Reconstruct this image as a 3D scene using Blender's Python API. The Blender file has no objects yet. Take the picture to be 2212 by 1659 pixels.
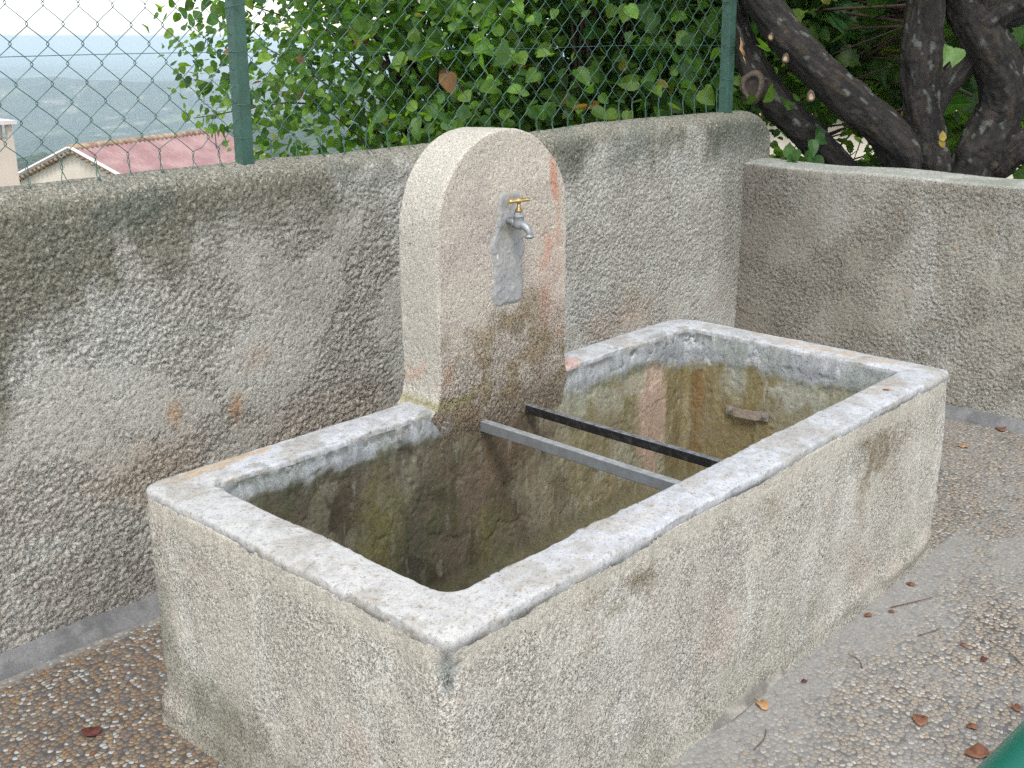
import bpy, math, random
import numpy as np
from mathutils import Vector, Matrix
SC = bpy.context.scene
COL = SC.collection
rng = np.random.default_rng(7)
random.seed(7)

# ------------------------------------------------------------------ camera, sky, sun, exposure
# world: X along the trough, Y towards the terrace wall, Z up, metres; origin at the trough's near corner
CAM = np.array([-1.126, -1.190, 1.6])
FW = Vector((0.700, 0.646, -0.3033)); RT = Vector((0.678, -0.735, 0.0)); RT.normalize(); FW.normalize()
UP = RT.cross(FW); UP.normalize(); RT = FW.cross(UP)
cd = bpy.data.cameras.new('camera'); cam = bpy.data.objects.new('camera', cd); COL.objects.link(cam)
cd.sensor_width = 36; cd.lens = 36 * 2355.06 / 2212; cd.clip_start = 0.05; cd.clip_end = 40000
cam.matrix_world = Matrix(((RT.x, UP.x, -FW.x, CAM[0]), (RT.y, UP.y, -FW.y, CAM[1]), (RT.z, UP.z, -FW.z, CAM[2]), (0, 0, 0, 1)))
SC.camera = cam

SUN_EL, SUN_AZ = math.radians(56), math.radians(222)   # azimuth of the sun measured from +X, counter-clockwise
wd = bpy.data.worlds.new('World'); SC.world = wd; wd.use_nodes = True
wn = wd.node_tree; wn.nodes.clear()
sky = wn.nodes.new('ShaderNodeTexSky'); sky.sky_type = 'NISHITA'; sky.sun_disc = False
sky.sun_elevation = SUN_EL; sky.sun_rotation = math.radians(90) - SUN_AZ
sky.air_density = 1.0; sky.dust_density = 1.2; sky.ozone_density = 1.0; sky.altitude = 300
hs = wn.nodes.new('ShaderNodeHueSaturation'); hs.inputs['Saturation'].default_value = 0.30   # thin cloud greys the blue
bg = wn.nodes.new('ShaderNodeBackground'); bg.inputs['Strength'].default_value = 0.15
wo = wn.nodes.new('ShaderNodeOutputWorld')
wn.links.new(sky.outputs[0], hs.inputs['Color']); wn.links.new(hs.outputs[0], bg.inputs[0]); wn.links.new(bg.outputs[0], wo.inputs[0])
sl = bpy.data.lights.new('sun', 'SUN'); sl.energy = 1.1; sl.angle = math.radians(14); sl.color = (1.0, 0.97, 0.93)
so = bpy.data.objects.new('sun', sl); COL.objects.link(so)
sd = Vector((math.cos(SUN_EL) * math.cos(SUN_AZ), math.cos(SUN_EL) * math.sin(SUN_AZ), math.sin(SUN_EL)))
so.rotation_euler = (-sd).to_track_quat('-Z', 'Y').to_euler()
SC.view_settings.view_transform = 'Standard'; SC.view_settings.look = 'None'
SC.view_settings.exposure = 1.22; SC.view_settings.gamma = 1.0; SC.view_settings.use_curve_mapping = False
SC.cycles.use_denoising = False; SC.cycles.max_bounces = 8; SC.cycles.transparent_max_bounces = 6; SC.cycles.volume_bounces = 3

fx = np.array([0.7347, 0.6784]); rx = np.array([0.678, -0.735])
def yard(D, l, z):                                       # metres ahead of / to the right of where the photographer stood
    p = CAM[:2] + fx * D + rx * l
    return np.array([p[0], p[1], z])

# ------------------------------------------------------------------ numpy noise
def _hash(i, j, k, seed):
    i = i.astype(np.uint32); j = j.astype(np.uint32); k = k.astype(np.uint32)
    h = i * np.uint32(374761393) + j * np.uint32(668265263) + k * np.uint32(2147483647) + np.uint32((seed * 3266489917 + 101) & 0xffffffff)
    h = (h ^ (h >> np.uint32(13))) * np.uint32(1274126177)
    h = (h ^ (h >> np.uint32(16))) * np.uint32(2246822519)
    return h ^ (h >> np.uint32(15))
G = np.array([(1,1,0),(-1,1,0),(1,-1,0),(-1,-1,0),(1,0,1),(-1,0,1),(1,0,-1),(-1,0,-1),(0,1,1),(0,-1,1),(0,1,-1),(0,-1,-1),(1,1,0),(-1,1,0),(0,-1,1),(0,-1,-1)], float)
def gn(P, seed=0):
    P = np.asarray(P, float); sh = P.shape[:-1]; P = P.reshape(-1, 3) + 1000.37
    I = np.floor(P).astype(np.int64); F = P - I
    U = F * F * F * (F * (F * 6 - 15) + 10)
    out = np.zeros(len(P))
    for a in (0, 1):
        wa = U[:, 0] if a else 1 - U[:, 0]
        for b in (0, 1):
            wb = U[:, 1] if b else 1 - U[:, 1]
            for c in (0, 1):
                wc = U[:, 2] if c else 1 - U[:, 2]
                g = G[_hash(I[:, 0] + a, I[:, 1] + b, I[:, 2] + c, seed) & np.uint32(15)]
                out += wa * wb * wc * (g[:, 0] * (F[:, 0] - a) + g[:, 1] * (F[:, 1] - b) + g[:, 2] * (F[:, 2] - c))
    return out.reshape(sh)
def fbm(P, o=4, seed=0, gain=.5):
    s = 0; a = 1; P = np.asarray(P, float)
    for k in range(o):
        s = s + a * gn(P * 2.03 ** k, seed + 17 * k); a *= gain
    return s
def billow(P, o=3, seed=0):
    s = 0; a = 1
    for k in range(o):
        s = s + a * np.abs(gn(P * 2.1 ** k, seed + 17 * k)); a *= .55
    return s
def ss(a, b, x):
    t = np.clip((x - a) / (b - a), 0, 1); return t * t * (3 - 2 * t)
def wa(c, a): return np.concatenate([c, np.broadcast_to(a, c.shape[:-1])[..., None]], -1)
def rough(P, sc, depth, t, seed=0, stretch=(1, 1, 1)):
    """trowelled render: flat plateaus broken by ragged pits; t sets how much of the surface is pitted"""
    Q = P * sc * .62 * np.array(stretch)
    f = gn(Q, seed) + .62 * gn(Q * 2.1, seed + 1) + .38 * gn(Q * 4.3, seed + 2)
    hi = -.42 + 1.25 * t
    return -depth * (1 - np.clip((f - hi + .34) / .34, 0, 1)) ** .9
def cracks(P, sc, depth, t, seed=0, stretch=(1, 1, 1)):
    """lumpy thrown render: plateaus separated by narrow ragged crevices; t sets how wide and how many"""
    st = np.array(stretch); w = np.stack([fbm(P * sc * .45, 2, seed + 5), fbm(P * sc * .45, 2, seed + 6), fbm(P * sc * .45, 2, seed + 7)], -1)
    Q = P * sc * st + .9 * w
    b = np.abs(gn(Q, seed)) + .5 * np.abs(gn(Q * 2.2, seed + 17)) + .10 * gn(Q * .4, seed + 3)
    return -depth * np.clip(1 - b / np.maximum(t, 1e-4), 0, 1) ** 1.1
def mixc(c, col, m):
    return c * (1 - m[..., None]) + np.array(col, float) * m[..., None]
def blob(a, b, ca, cb, ra, rb, n, soft=.5, wob=.5, rot=0):
    da, db = a - ca, b - cb
    if rot: da, db = da * math.cos(rot) + db * math.sin(rot), -da * math.sin(rot) + db * math.cos(rot)
    d = np.sqrt((da / ra) ** 2 + (db / rb) ** 2) + wob * n
    return 1 - ss(1 - soft, 1 + soft * .3, d)

# ------------------------------------------------------------------ mesh helpers
def link(o, parent=None):
    COL.objects.link(o)
    if parent is not None: o.parent = parent
    return o
def raw_mesh(name, V, faces, mat, parent=None, tint=None, smooth=True):
    """faces: int array (n,k) or list of tuples"""
    me = bpy.data.meshes.new(name); V = np.asarray(V, np.float32)
    if isinstance(faces, np.ndarray):
        n, k = faces.shape
        me.vertices.add(len(V)); me.vertices.foreach_set('co', V.ravel())
        me.loops.add(n * k); me.loops.foreach_set('vertex_index', faces.astype(np.int32).ravel())
        me.polygons.add(n); me.polygons.foreach_set('loop_start', np.arange(0, n * k, k, dtype=np.int32))
        me.update(calc_edges=True)
    else:
        me.from_pydata(V.tolist(), [], faces); me.update()
    me.polygons.foreach_set('use_smooth', np.full(len(me.polygons), smooth))
    if tint is not None:
        tint = np.asarray(tint); tint = tint.reshape(-1, tint.shape[-1]); c = np.ones((len(V), 4), np.float32); c[:, :3] = np.clip(tint[:, :3], 0.004, 1)
        if tint.shape[1] == 4: c[:, 3] = np.clip(tint[:, 3], 0, 1)
        at = me.color_attributes.new('tint', 'FLOAT_COLOR', 'POINT'); at.data.foreach_set('color', c.ravel())
    if mat: me.materials.append(mat)
    me.update()
    return link(bpy.data.objects.new(name, me), parent)
def grid_faces(nu, nv, cu=False, flip=False, off=0):
    i = np.arange(nu if cu else nu - 1); j = np.arange(nv - 1)
    I, J = np.meshgrid(i, j, indexing='ij'); I2 = (I + 1) % nu
    f = np.stack([I * nv + J, I2 * nv + J, I2 * nv + J + 1, I * nv + J + 1], -1).reshape(-1, 4) + off
    return f[:, ::-1] if flip else f
def grid_normals(P, cu):
    du = (np.roll(P, -1, 0) - np.roll(P, 1, 0)) if cu else np.gradient(P, axis=0)
    dv = np.gradient(P, axis=1)
    n = np.cross(du, dv); l = np.linalg.norm(n, axis=-1, keepdims=True)
    return n / np.maximum(l, 1e-12)
def grid_obj(name, P, mat, parent=None, cu=False, disp=None, color=None, flip=False):
    N = grid_normals(P, cu) * (-1 if flip else 1)
    Q = P + N * disp(P, N)[..., None] if disp else P
    tint = color(P, N) if color else None
    return raw_mesh(name, Q.reshape(-1, 3), grid_faces(P.shape[0], P.shape[1], cu, flip), mat, parent, tint)
def box(cx, cy, cz, sx, sy, sz, V, F):
    o = len(V)
    for dx in (-1, 1):
        for dy in (-1, 1):
            for dz in (-1, 1): V.append((cx + dx * sx / 2, cy + dy * sy / 2, cz + dz * sz / 2))
    for f in ((0,1,3,2),(4,6,7,5),(0,4,5,1),(2,3,7,6),(0,2,6,4),(1,5,7,3)): F.append(tuple(o + i for i in f))
def bevel(o, w, seg=2):
    m = o.modifiers.new('bevel', 'BEVEL'); m.width = w; m.segments = seg; m.limit_method = 'ANGLE'; return o
def tube_pts(path, rad, sides, closed_ends=True, V=None, F=None):
    path = np.asarray(path, float); n = len(path); rad = np.broadcast_to(np.asarray(rad, float), (n,))
    T = np.gradient(path, axis=0); T /= np.maximum(np.linalg.norm(T, axis=1, keepdims=True), 1e-9)
    up = np.array([0, 0, 1.]) if abs(T[0][2]) < .9 else np.array([0, 1., 0])
    A = np.cross(T[0], up); A /= np.linalg.norm(A); rings = []
    for i in range(n):
        A = A - T[i] * (A @ T[i]); A /= np.linalg.norm(A); B = np.cross(T[i], A)
        th = np.arange(sides) * 2 * np.pi / sides
        rings.append(path[i] + rad[i] * (np.cos(th)[:, None] * A + np.sin(th)[:, None] * B))
    if V is None: return np.array(rings)
    o = len(V)
    for r in rings: V.extend(r.tolist())
    for i in range(n - 1):
        for k in range(sides):
            k2 = (k + 1) % sides
            F.append((o + i * sides + k, o + i * sides + k2, o + (i + 1) * sides + k2, o + (i + 1) * sides + k))
    if closed_ends:
        F.append(tuple(o + k for k in range(sides))[::-1]); F.append(tuple(o + (n - 1) * sides + k for k in range(sides)))
def tube_obj(name, path, rad, sides, mat, parent=None, smooth=True):
    V, F = [], []; tube_pts(path, rad, sides, True, V, F); return raw_mesh(name, V, F, mat, parent, smooth=smooth)
def spline(pts, n):
    pts = np.asarray(pts, float); P = np.vstack([2 * pts[0] - pts[1], pts, 2 * pts[-1] - pts[-2]])
    t = np.linspace(0, len(pts) - 1 - 1e-6, n); i = t.astype(int); u = (t - i)[:, None]
    p0, p1, p2, p3 = P[i], P[i + 1], P[i + 2], P[i + 3]
    return .5 * ((2 * p1) + (-p0 + p2) * u + (2 * p0 - 5 * p1 + 4 * p2 - p3) * u ** 2 + (-p0 + 3 * p1 - 3 * p2 + p3) * u ** 3)
def thing(name, label, cat, loc=(0, 0, 0), group=None):
    o = bpy.data.objects.new(name, None); o.empty_display_size = .1; COL.objects.link(o); o.location = loc
    return tag(o, label, cat, group)
def tag(o, label, cat, group=None):
    o['label'] = label; o['category'] = cat
    if group: o['group'] = group
    return o
def struct(o, kind='structure', label=None):
    o['kind'] = kind
    if label: o['label'] = label
    return o

# ------------------------------------------------------------------ materials
def mat_new(name):
    m = bpy.data.materials.new(name); m.use_nodes = True; nt = m.node_tree
    return m, nt, nt.nodes['Principled BSDF']
def NN(nt, typ, **kw):
    n = nt.nodes.new(typ)
    for k, v in kw.items():
        if hasattr(n, k) and k not in n.inputs: setattr(n, k, v)
        else: n.inputs[k].default_value = v
    return n
def ramp(nt, src, stops):
    r = nt.nodes.new('ShaderNodeValToRGB'); e = r.color_ramp.elements
    while len(e) < len(stops): e.new(.5)
    for i, (p, c) in enumerate(stops):
        e[i].position = p; e[i].color = (*c, 1) if isinstance(c, tuple) else (c, c, c, 1)
    nt.links.new(src, r.inputs[0]); return r.outputs[0]
def mul(nt, a, b, fac=1.0, typ='MULTIPLY'):
    m = nt.nodes.new('ShaderNodeMix'); m.data_type = 'RGBA'; m.blend_type = typ
    m.inputs[0].default_value = fac if not hasattr(fac, 'links') else 1
    if hasattr(fac, 'links'): nt.links.new(fac, m.inputs[0])
    for s, v in ((6, a), (7, b)):
        if isinstance(v, tuple): m.inputs[s].default_value = (*v, 1)
        else: nt.links.new(v, m.inputs[s])
    return m.outputs[2]
def plaster(name, g1=260, g2=90, contrast=(.62, 1.3), bump=.5, bdist=.0025, base=(.4, .4, .4), rough_=.93, speck=0., sps=150, crack=0., cks=50):
    """sandy mineral surface: the tint attribute times sand-grain colour and dark specks, grain and crack bump on the modelled relief"""
    m, nt, b = mat_new(name); L = nt.links
    tc = nt.nodes.new('ShaderNodeTexCoord')
    n1 = NN(nt, 'ShaderNodeTexNoise', Scale=g1, Detail=2.0, Roughness=.6); L.new(tc.outputs['Object'], n1.inputs['Vector'])
    n2 = NN(nt, 'ShaderNodeTexNoise', Scale=g2, Detail=3.0, Roughness=.65); L.new(tc.outputs['Object'], n2.inputs['Vector'])
    c = ramp(nt, n1.outputs[0], [(.33, contrast[0]), (.5, 1.0), (.68, contrast[1])])
    c2 = ramp(nt, n2.outputs[0], [(.3, .82), (.5, 1.0), (.7, 1.12)])
    at = nt.nodes.new('ShaderNodeAttribute'); at.attribute_name = 'tint'; bc = at.outputs['Color']
    x = mul(nt, bc, c); x = mul(nt, x, c2)
    if speck:
        n3 = NN(nt, 'ShaderNodeTexNoise', Scale=sps, Detail=3.0, Roughness=.7); L.new(tc.outputs['Object'], n3.inputs['Vector'])
        am = NN(nt, 'ShaderNodeMath', operation='MULTIPLY_ADD'); L.new(at.outputs['Alpha'], am.inputs[0]); am.inputs[1].default_value = -.05; L.new(n3.outputs[0], am.inputs[2])   # more specks where the render is rough
        x = mul(nt, x, ramp(nt, am.outputs[0], [(.325, 1 - speck), (.375, 1.0)]))
    L.new(x, b.inputs['Base Color'])
    b.inputs['Roughness'].default_value = rough_; b.inputs['Specular IOR Level'].default_value = .25
    ad = NN(nt, 'ShaderNodeMath', operation='ADD'); L.new(n1.outputs[0], ad.inputs[0]); L.new(n2.outputs[0], ad.inputs[1])
    bp = NN(nt, 'ShaderNodeBump', Strength=bump, Distance=bdist); L.new(ad.outputs[0], bp.inputs['Height'])
    if crack:
        n4 = NN(nt, 'ShaderNodeTexNoise', Scale=cks, Detail=5.0, Roughness=.68); L.new(tc.outputs['Object'], n4.inputs['Vector'])
        rr_ = ramp(nt, n4.outputs[0], [(.36, 0.0), (.50, 1.0)])
        ms = NN(nt, 'ShaderNodeMath', operation='MULTIPLY'); L.new(rr_, ms.inputs[0]); L.new(at.outputs['Alpha'], ms.inputs[1])
        bq = NN(nt, 'ShaderNodeBump', Strength=1.0, Distance=crack); L.new(ms.outputs[0], bq.inputs['Height']); L.new(bp.outputs[0], bq.inputs['Normal']); L.new(bq.outputs[0], b.inputs['Normal'])
    else: L.new(bp.outputs[0], b.inputs['Normal'])
    return m
def simple(name, col, rough_=.6, metal=0., var=.25, scale=40, bump=.0, bdist=.001, col2=None, edge=(.42, .6)):
    m, nt, b = mat_new(name); L = nt.links
    tc = nt.nodes.new('ShaderNodeTexCoord')
    n = NN(nt, 'ShaderNodeTexNoise', Scale=scale, Detail=4.0, Roughness=.6); L.new(tc.outputs['Object'], n.inputs['Vector'])
    if col2: x = ramp(nt, n.outputs[0], [(edge[0], col), (edge[1], col2)])
    else: x = mul(nt, col, ramp(nt, n.outputs[0], [(.3, 1 - var), (.7, 1 + var)]))
    L.new(x, b.inputs['Base Color']); b.inputs['Roughness'].default_value = rough_; b.inputs['Metallic'].default_value = metal
    if bump:
        bp = NN(nt, 'ShaderNodeBump', Strength=bump, Distance=bdist); L.new(n.outputs[0], bp.inputs['Height']); L.new(bp.outputs[0], b.inputs['Normal'])
    return m
def leaf_mat(name, transl=.45):
    m, nt, b = mat_new(name); L = nt.links
    at = nt.nodes.new('ShaderNodeAttribute'); at.attribute_name = 'tint'
    tc = nt.nodes.new('ShaderNodeTexCoord')
    n = NN(nt, 'ShaderNodeTexNoise', Scale=30.0, Detail=2.0); L.new(tc.outputs['Object'], n.inputs['Vector'])
    x = mul(nt, at.outputs['Color'], ramp(nt, n.outputs[0], [(.3, .8), (.7, 1.2)]))
    L.new(x, b.inputs['Base Color']); b.inputs['Roughness'].default_value = .45; b.inputs['Specular IOR Level'].default_value = .35
    tr = nt.nodes.new('ShaderNodeBsdfTranslucent')
    y = mul(nt, x, (2.3, 2.5, .8)); L.new(y, tr.inputs['Color'])
    mx = nt.nodes.new('ShaderNodeMixShader'); mx.inputs[0].default_value = transl
    L.new(b.outputs[0], mx.inputs[1]); L.new(tr.outputs[0], mx.inputs[2])
    L.new(mx.outputs[0], nt.nodes['Material Output'].inputs['Surface'])
    return m
M = {}
M['render'] = plaster('roughcast_render', 230, 80, (.66, 1.34), .7, .003, speck=.65, sps=150, crack=.0025, cks=110)
M['trough'] = plaster('trough_render', 300, 120, (.78, 1.22), .55, .0025, speck=.68, sps=185, crack=.0019, cks=150)
M['rim'] = plaster('worn_cement', 300, 40, (.84, 1.12), .45, .002, speck=.35, sps=120)
M['basin'] = plaster('algae_cement', 280, 45, (.72, 1.3), .4, .002, speck=.4, sps=150)
M['stele'] = plaster('sandy_render', 320, 140, (.78, 1.2), .5, .002, speck=.75, sps=180, crack=.0022, cks=160)
M['cement'] = plaster('grey_cement', 330, 90, (.8, 1.2), .5, .0015)
M['paint'] = simple('green_paint', (.035, .088, .064), .42, 0, .25, 25, .15)
M['wire'] = simple('green_plastic_wire', (.050, .115, .095), .28, 0, .2, 60)
M['brass'] = simple('brass', (.78, .58, .25), .28, 1., .2, 120)
M['bronze'] = simple('tarnished_brass', (.30, .21, .09), .42, .8, .35, 150)
M['zinc'] = simple('dull_nickel', (.30, .32, .335), .45, .45, .3, 90, .3, .0006, (.16, .15, .12), (.45, .75))
M['steel_grey'] = simple('weathered_steel', (.19, .19, .185), .45, .2, .3, 30, .3, .001, (.22, .24, .25), (.4, .65))
M['steel_dark'] = simple('black_steel', (.022, .021, .021), .30, .2, .3, 45, .3, .001, (.07, .07, .075), (.5, .8))
M['rust'] = simple('rusty_strap', (.30, .25, .20), .7, .3, .3, 120, .4, .0008, (.40, .33, .27), (.45, .6))
M['leaf'] = leaf_mat('leaf_green', .5)
M['leaf_dark'] = leaf_mat('leaf_deep_green', .38)
M['dead'] = simple('dead_leaf', (.19, .080, .042), .55, 0, .45, 60, .3, .001)
M['dead_dark'] = simple('dead_leaf_dark', (.10, .03, .022), .6, 0, .4, 60)
M['dead_pale'] = simple('dead_leaf_pale', (.42, .24, .11), .6, 0, .3, 60)
M['twig'] = simple('twig_bark', (.10, .06, .05), .8, 0, .3, 90)
def bark_mat():
    m, nt, b = mat_new('bark'); L = nt.links
    at = nt.nodes.new('ShaderNodeAttribute'); at.attribute_name = 'tint'
    tc = nt.nodes.new('ShaderNodeTexCoord')
    n = NN(nt, 'ShaderNodeTexNoise', Scale=90.0, Detail=4.0, Roughness=.7); L.new(tc.outputs['Object'], n.inputs['Vector'])
    x = mul(nt, at.outputs['Color'], ramp(nt, n.outputs[0], [(.3, .5), (.7, 1.5)])); L.new(x, b.inputs['Base Color'])
    b.inputs['Roughness'].default_value = .85
    bp = NN(nt, 'ShaderNodeBump', Strength=.8, Distance=.006); L.new(n.outputs[0], bp.inputs['Height']); L.new(bp.outputs[0], b.inputs['Normal'])
    return m
M['bark'] = bark_mat()
def pebble_mat():
    m, nt, b = mat_new('exposed_pebble_concrete'); L = nt.links
    tc = nt.nodes.new('ShaderNodeTexCoord')
    wn_ = NN(nt, 'ShaderNodeTexNoise', Scale=60.0, Detail=2.0); L.new(tc.outputs['Object'], wn_.inputs['Vector'])
    wv = NN(nt, 'ShaderNodeVectorMath', operation='SCALE'); wv.inputs['Scale'].default_value = .005
    L.new(wn_.outputs['Color'], wv.inputs[0])
    wa = NN(nt, 'ShaderNodeVectorMath', operation='ADD'); L.new(tc.outputs['Object'], wa.inputs[0]); L.new(wv.outputs[0], wa.inputs[1])
    v = NN(nt, 'ShaderNodeTexVoronoi', Scale=74.0, Randomness=.95); v.voronoi_dimensions = '2D'; L.new(wa.outputs[0], v.inputs['Vector'])
    ve = NN(nt, 'ShaderNodeTexVoronoi', Scale=74.0, Randomness=.95); ve.voronoi_dimensions = '2D'; ve.feature = 'DISTANCE_TO_EDGE'; L.new(wa.outputs[0], ve.inputs['Vector'])
    sep = nt.nodes.new('ShaderNodeSeparateColor'); L.new(v.outputs['Color'], sep.inputs[0])
    warm = ramp(nt, sep.outputs[0], [(0, (.13, .13, .14)), (.2, (.30, .22, .15)), (.42, (.36, .19, .09)), (.6, (.20, .17, .15)), (.78, (.42, .27, .14)), (.93, (.55, .52, .47))])
    cool = ramp(nt, sep.outputs[0], [(0, (.16, .165, .17)), (.25, (.36, .32, .27)), (.45, (.42, .33, .23)), (.62, (.25, .25, .25)), (.8, (.44, .36, .27)), (.95, (.55, .52, .48))])
    at = nt.nodes.new('ShaderNodeAttribute'); at.attribute_name = 'tint'           # R: warm stones, G: cement slurry left over them, B: dirt
    s2 = nt.nodes.new('ShaderNodeSeparateColor'); L.new(at.outputs['Color'], s2.inputs[0])
    warm = mul(nt, warm, (.82, .92, 1.02)); st = mul(nt, cool, warm, s2.outputs[0], 'MIX')
    e1 = ramp(nt, ve.outputs['Distance'], [(.02, 1.0), (.12, 0.0)]); e2 = ramp(nt, v.outputs['Distance'], [(.44, 0.0), (.60, 1.0)]); edge = mul(nt, e1, e2, 1.0, 'LIGHTEN')
    mort = mul(nt, (.18, .18, .175), (.095, .082, .072), s2.outputs[2], 'MIX')
    x = mul(nt, st, mort, edge, 'MIX')
    n = NN(nt, 'ShaderNodeTexNoise', Scale=220.0, Detail=3.0, Roughness=.7); L.new(tc.outputs['Object'], n.inputs['Vector'])
    grey = mul(nt, (.265, .262, .25), ramp(nt, n.outputs[0], [(.3, .75), (.7, 1.22)]))
    n3 = NN(nt, 'ShaderNodeTexNoise', Scale=28.0, Detail=5.0, Roughness=.7); L.new(tc.outputs['Object'], n3.inputs['Vector'])
    sm = NN(nt, 'ShaderNodeMath', operation='MULTIPLY_ADD'); L.new(n3.outputs[0], sm.inputs[0]); sm.inputs[1].default_value = 1.6
    sb = NN(nt, 'ShaderNodeMath', operation='ADD'); L.new(s2.outputs[1], sb.inputs[0]); sb.inputs[1].default_value = -1.05; L.new(sb.outputs[0], sm.inputs[2])
    slm = ramp(nt, sm.outputs[0], [(-.0, 0.0), (1.0, .95)])
    x = mul(nt, x, (.80, .79, .76)); x = mul(nt, x, grey, slm, 'MIX'); L.new(x, b.inputs['Base Color'])
    b.inputs['Roughness'].default_value = .7
    h = ramp(nt, v.outputs['Distance'], [(.1, 1.0), (.5, 0.0)])
    inv = NN(nt, 'ShaderNodeMath', operation='SUBTRACT'); inv.inputs[0].default_value = 1.0; L.new(slm, inv.inputs[1])
    hm = NN(nt, 'ShaderNodeMath', operation='MULTIPLY'); L.new(h, hm.inputs[0]); L.new(inv.outputs[0], hm.inputs[1])
    bp = NN(nt, 'ShaderNodeBump', Strength=.6, Distance=.0025); L.new(hm.outputs[0], bp.inputs['Height']); L.new(bp.outputs[0], b.inputs['Normal'])
    return m
M['pebbles'] = pebble_mat()

# ------------------------------------------------------------------ terrace floor and the land beyond
def nonuni(a, b, lo, hi, fine, coarse):
    l = []
    x = a
    while x < b:
        l.append(x); x += fine if lo <= x < hi else coarse
    l.append(b); return np.array(l)
gx = nonuni(-7, 3.8, -1.2, 3.7, .02, .15); gy = nonuni(-7, 1.6, -1.6, 1.6, .02, .15)
X, Y = np.meshgrid(gx, gy, indexing='ij'); P = np.stack([X, Y, np.zeros_like(X)], -1)
def terrace_col(P, N):
    x, y = P[..., 0], P[..., 1]; n = fbm(P * 3, 4, 3); n2 = fbm(P * 9, 3, 8)
    warm = 1 - ss(-.1, .9, x + .15 * n) * .92
    front = (y < 0)
    dtr = np.where(y < 0, -y, 0) + np.maximum(0, x - 2.18) * .8 + np.maximum(0, -x) * 2.5
    sl = (1 - ss(.05, .42, dtr + .10 * n + .06 * n2)) * (y < .0) * (x > .35)
    sl = np.maximum(sl, blob(x, y, 2.35, -.25, .45, .12, n, .6, .5) * .95)
    sl = np.maximum(sl, blob(x, y, 3.0, .15, .1, .5, n, .6, .5) * .45)
    sl = np.maximum(sl, .50 + .40 * n + .25 * n2 - .75 * warm)
    sl = np.maximum(sl, (1 - ss(0, .05, 1.45 - y + .03 * n)) * .8)
    dirt = .75 + .5 * n
    dirt = np.maximum(dirt, blob(x, y, 1.85, -.30, .28, .12, n, .6, .5))
    dirt = np.maximum(dirt, blob(x, y, -.15, .95, .25, .5, n, .5, .5))
    return np.stack([np.clip(warm, 0, 1), np.clip(sl, 0, 1), np.clip(dirt, 0, 1)], -1)
fl = grid_obj('terrace_floor', P, M['pebbles'], disp=lambda P, N: .003 * fbm(P * 4, 3, 2), color=terrace_col)
struct(fl, label='exposed pebble concrete floor around the trough')

def land_height(x, y):
    r = np.hypot(x - CAM[0], y - CAM[1]); D = (x - CAM[0]) * fx[0] + (y - CAM[1]) * fx[1]; l = (x - CAM[0]) * rx[0] + (y - CAM[1]) * rx[1]
    z = -1.6 - 8.0 * ss(9, 60, r) - 40 * ss(70, 400, r) - 145 * ss(350, 1700, r)
    P = np.stack([x, y, 0 * x], -1)
    z = z + ss(250, 900, r) * (22 * fbm(P / 700, 5, 30)) + ss(1200, 2500, r) * 10 * fbm(P / 900, 3, 44)
    z = z + 125 * np.exp(-((D - 1350) / 380) ** 2) * ss(-620, 60, l + 60 * fbm(P / 300, 3, 9))     # nearer spur rising to the right
    rid = 85 + 30 * fbm(P / 800, 4, 12)
    z = z + rid * np.exp(-((D - 3300 - .12 * l) / 420) ** 2)                                        # long wooded ridge
    z = z + (30 + 30 * fbm(P / 1500, 3, 22)) * np.exp(-((D - 6200) / 900) ** 2)
    z = z + 6 * ss(60, 300, r) * fbm(P / 25, 3, 77) * (r < 2500)
    return z
rr = np.concatenate([np.geomspace(4.2, 60, 50), np.geomspace(62, 15500, 420)]); th = np.radians(np.concatenate([np.arange(-180, 5, 6.), np.arange(5, 80, .25), np.arange(80, 180, 6.)]))
RR, TH = np.meshgrid(rr, th, indexing='ij')
X = CAM[0] + RR * np.cos(TH); Y = CAM[1] + RR * np.sin(TH)
P = np.stack([X, Y, land_height(X, Y)], -1)
def land_col(P, N):
    Q = P * [1, 1, 0]; n = fbm(Q / 260, 4, 50); n2 = fbm(Q / 60, 3, 52); n3 = fbm(Q / 1100, 3, 56)
    c = np.zeros(P.shape) + [.028, .050, .030]; c = mixc(c, (.05, .08, .038), ss(-.3, .5, n2))
    c = mixc(c, (.15, .19, .09), ss(.24, .40, n) * ss(-.2, .2, n3) * (P[..., 2] < -120) * .8)
    c = mixc(c, (.40, .33, .24), ss(.50, .56, fbm(Q / 60, 2, 60)) * .5 * (np.hypot(P[..., 0], P[..., 1]) > 1500))
    return mixc(c, (.12, .12, .08), (1 - ss(10, 40, np.hypot(P[..., 0], P[..., 1]))) * .8)
M['land'] = plaster('wooded_land', .12, .03, (.5, 1.5), .0)
land = grid_obj('ground', P, M['land'], cu=False, color=land_col, flip=True)
struct(land, label='hazy wooded hills and valley far below the terrace')

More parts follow.
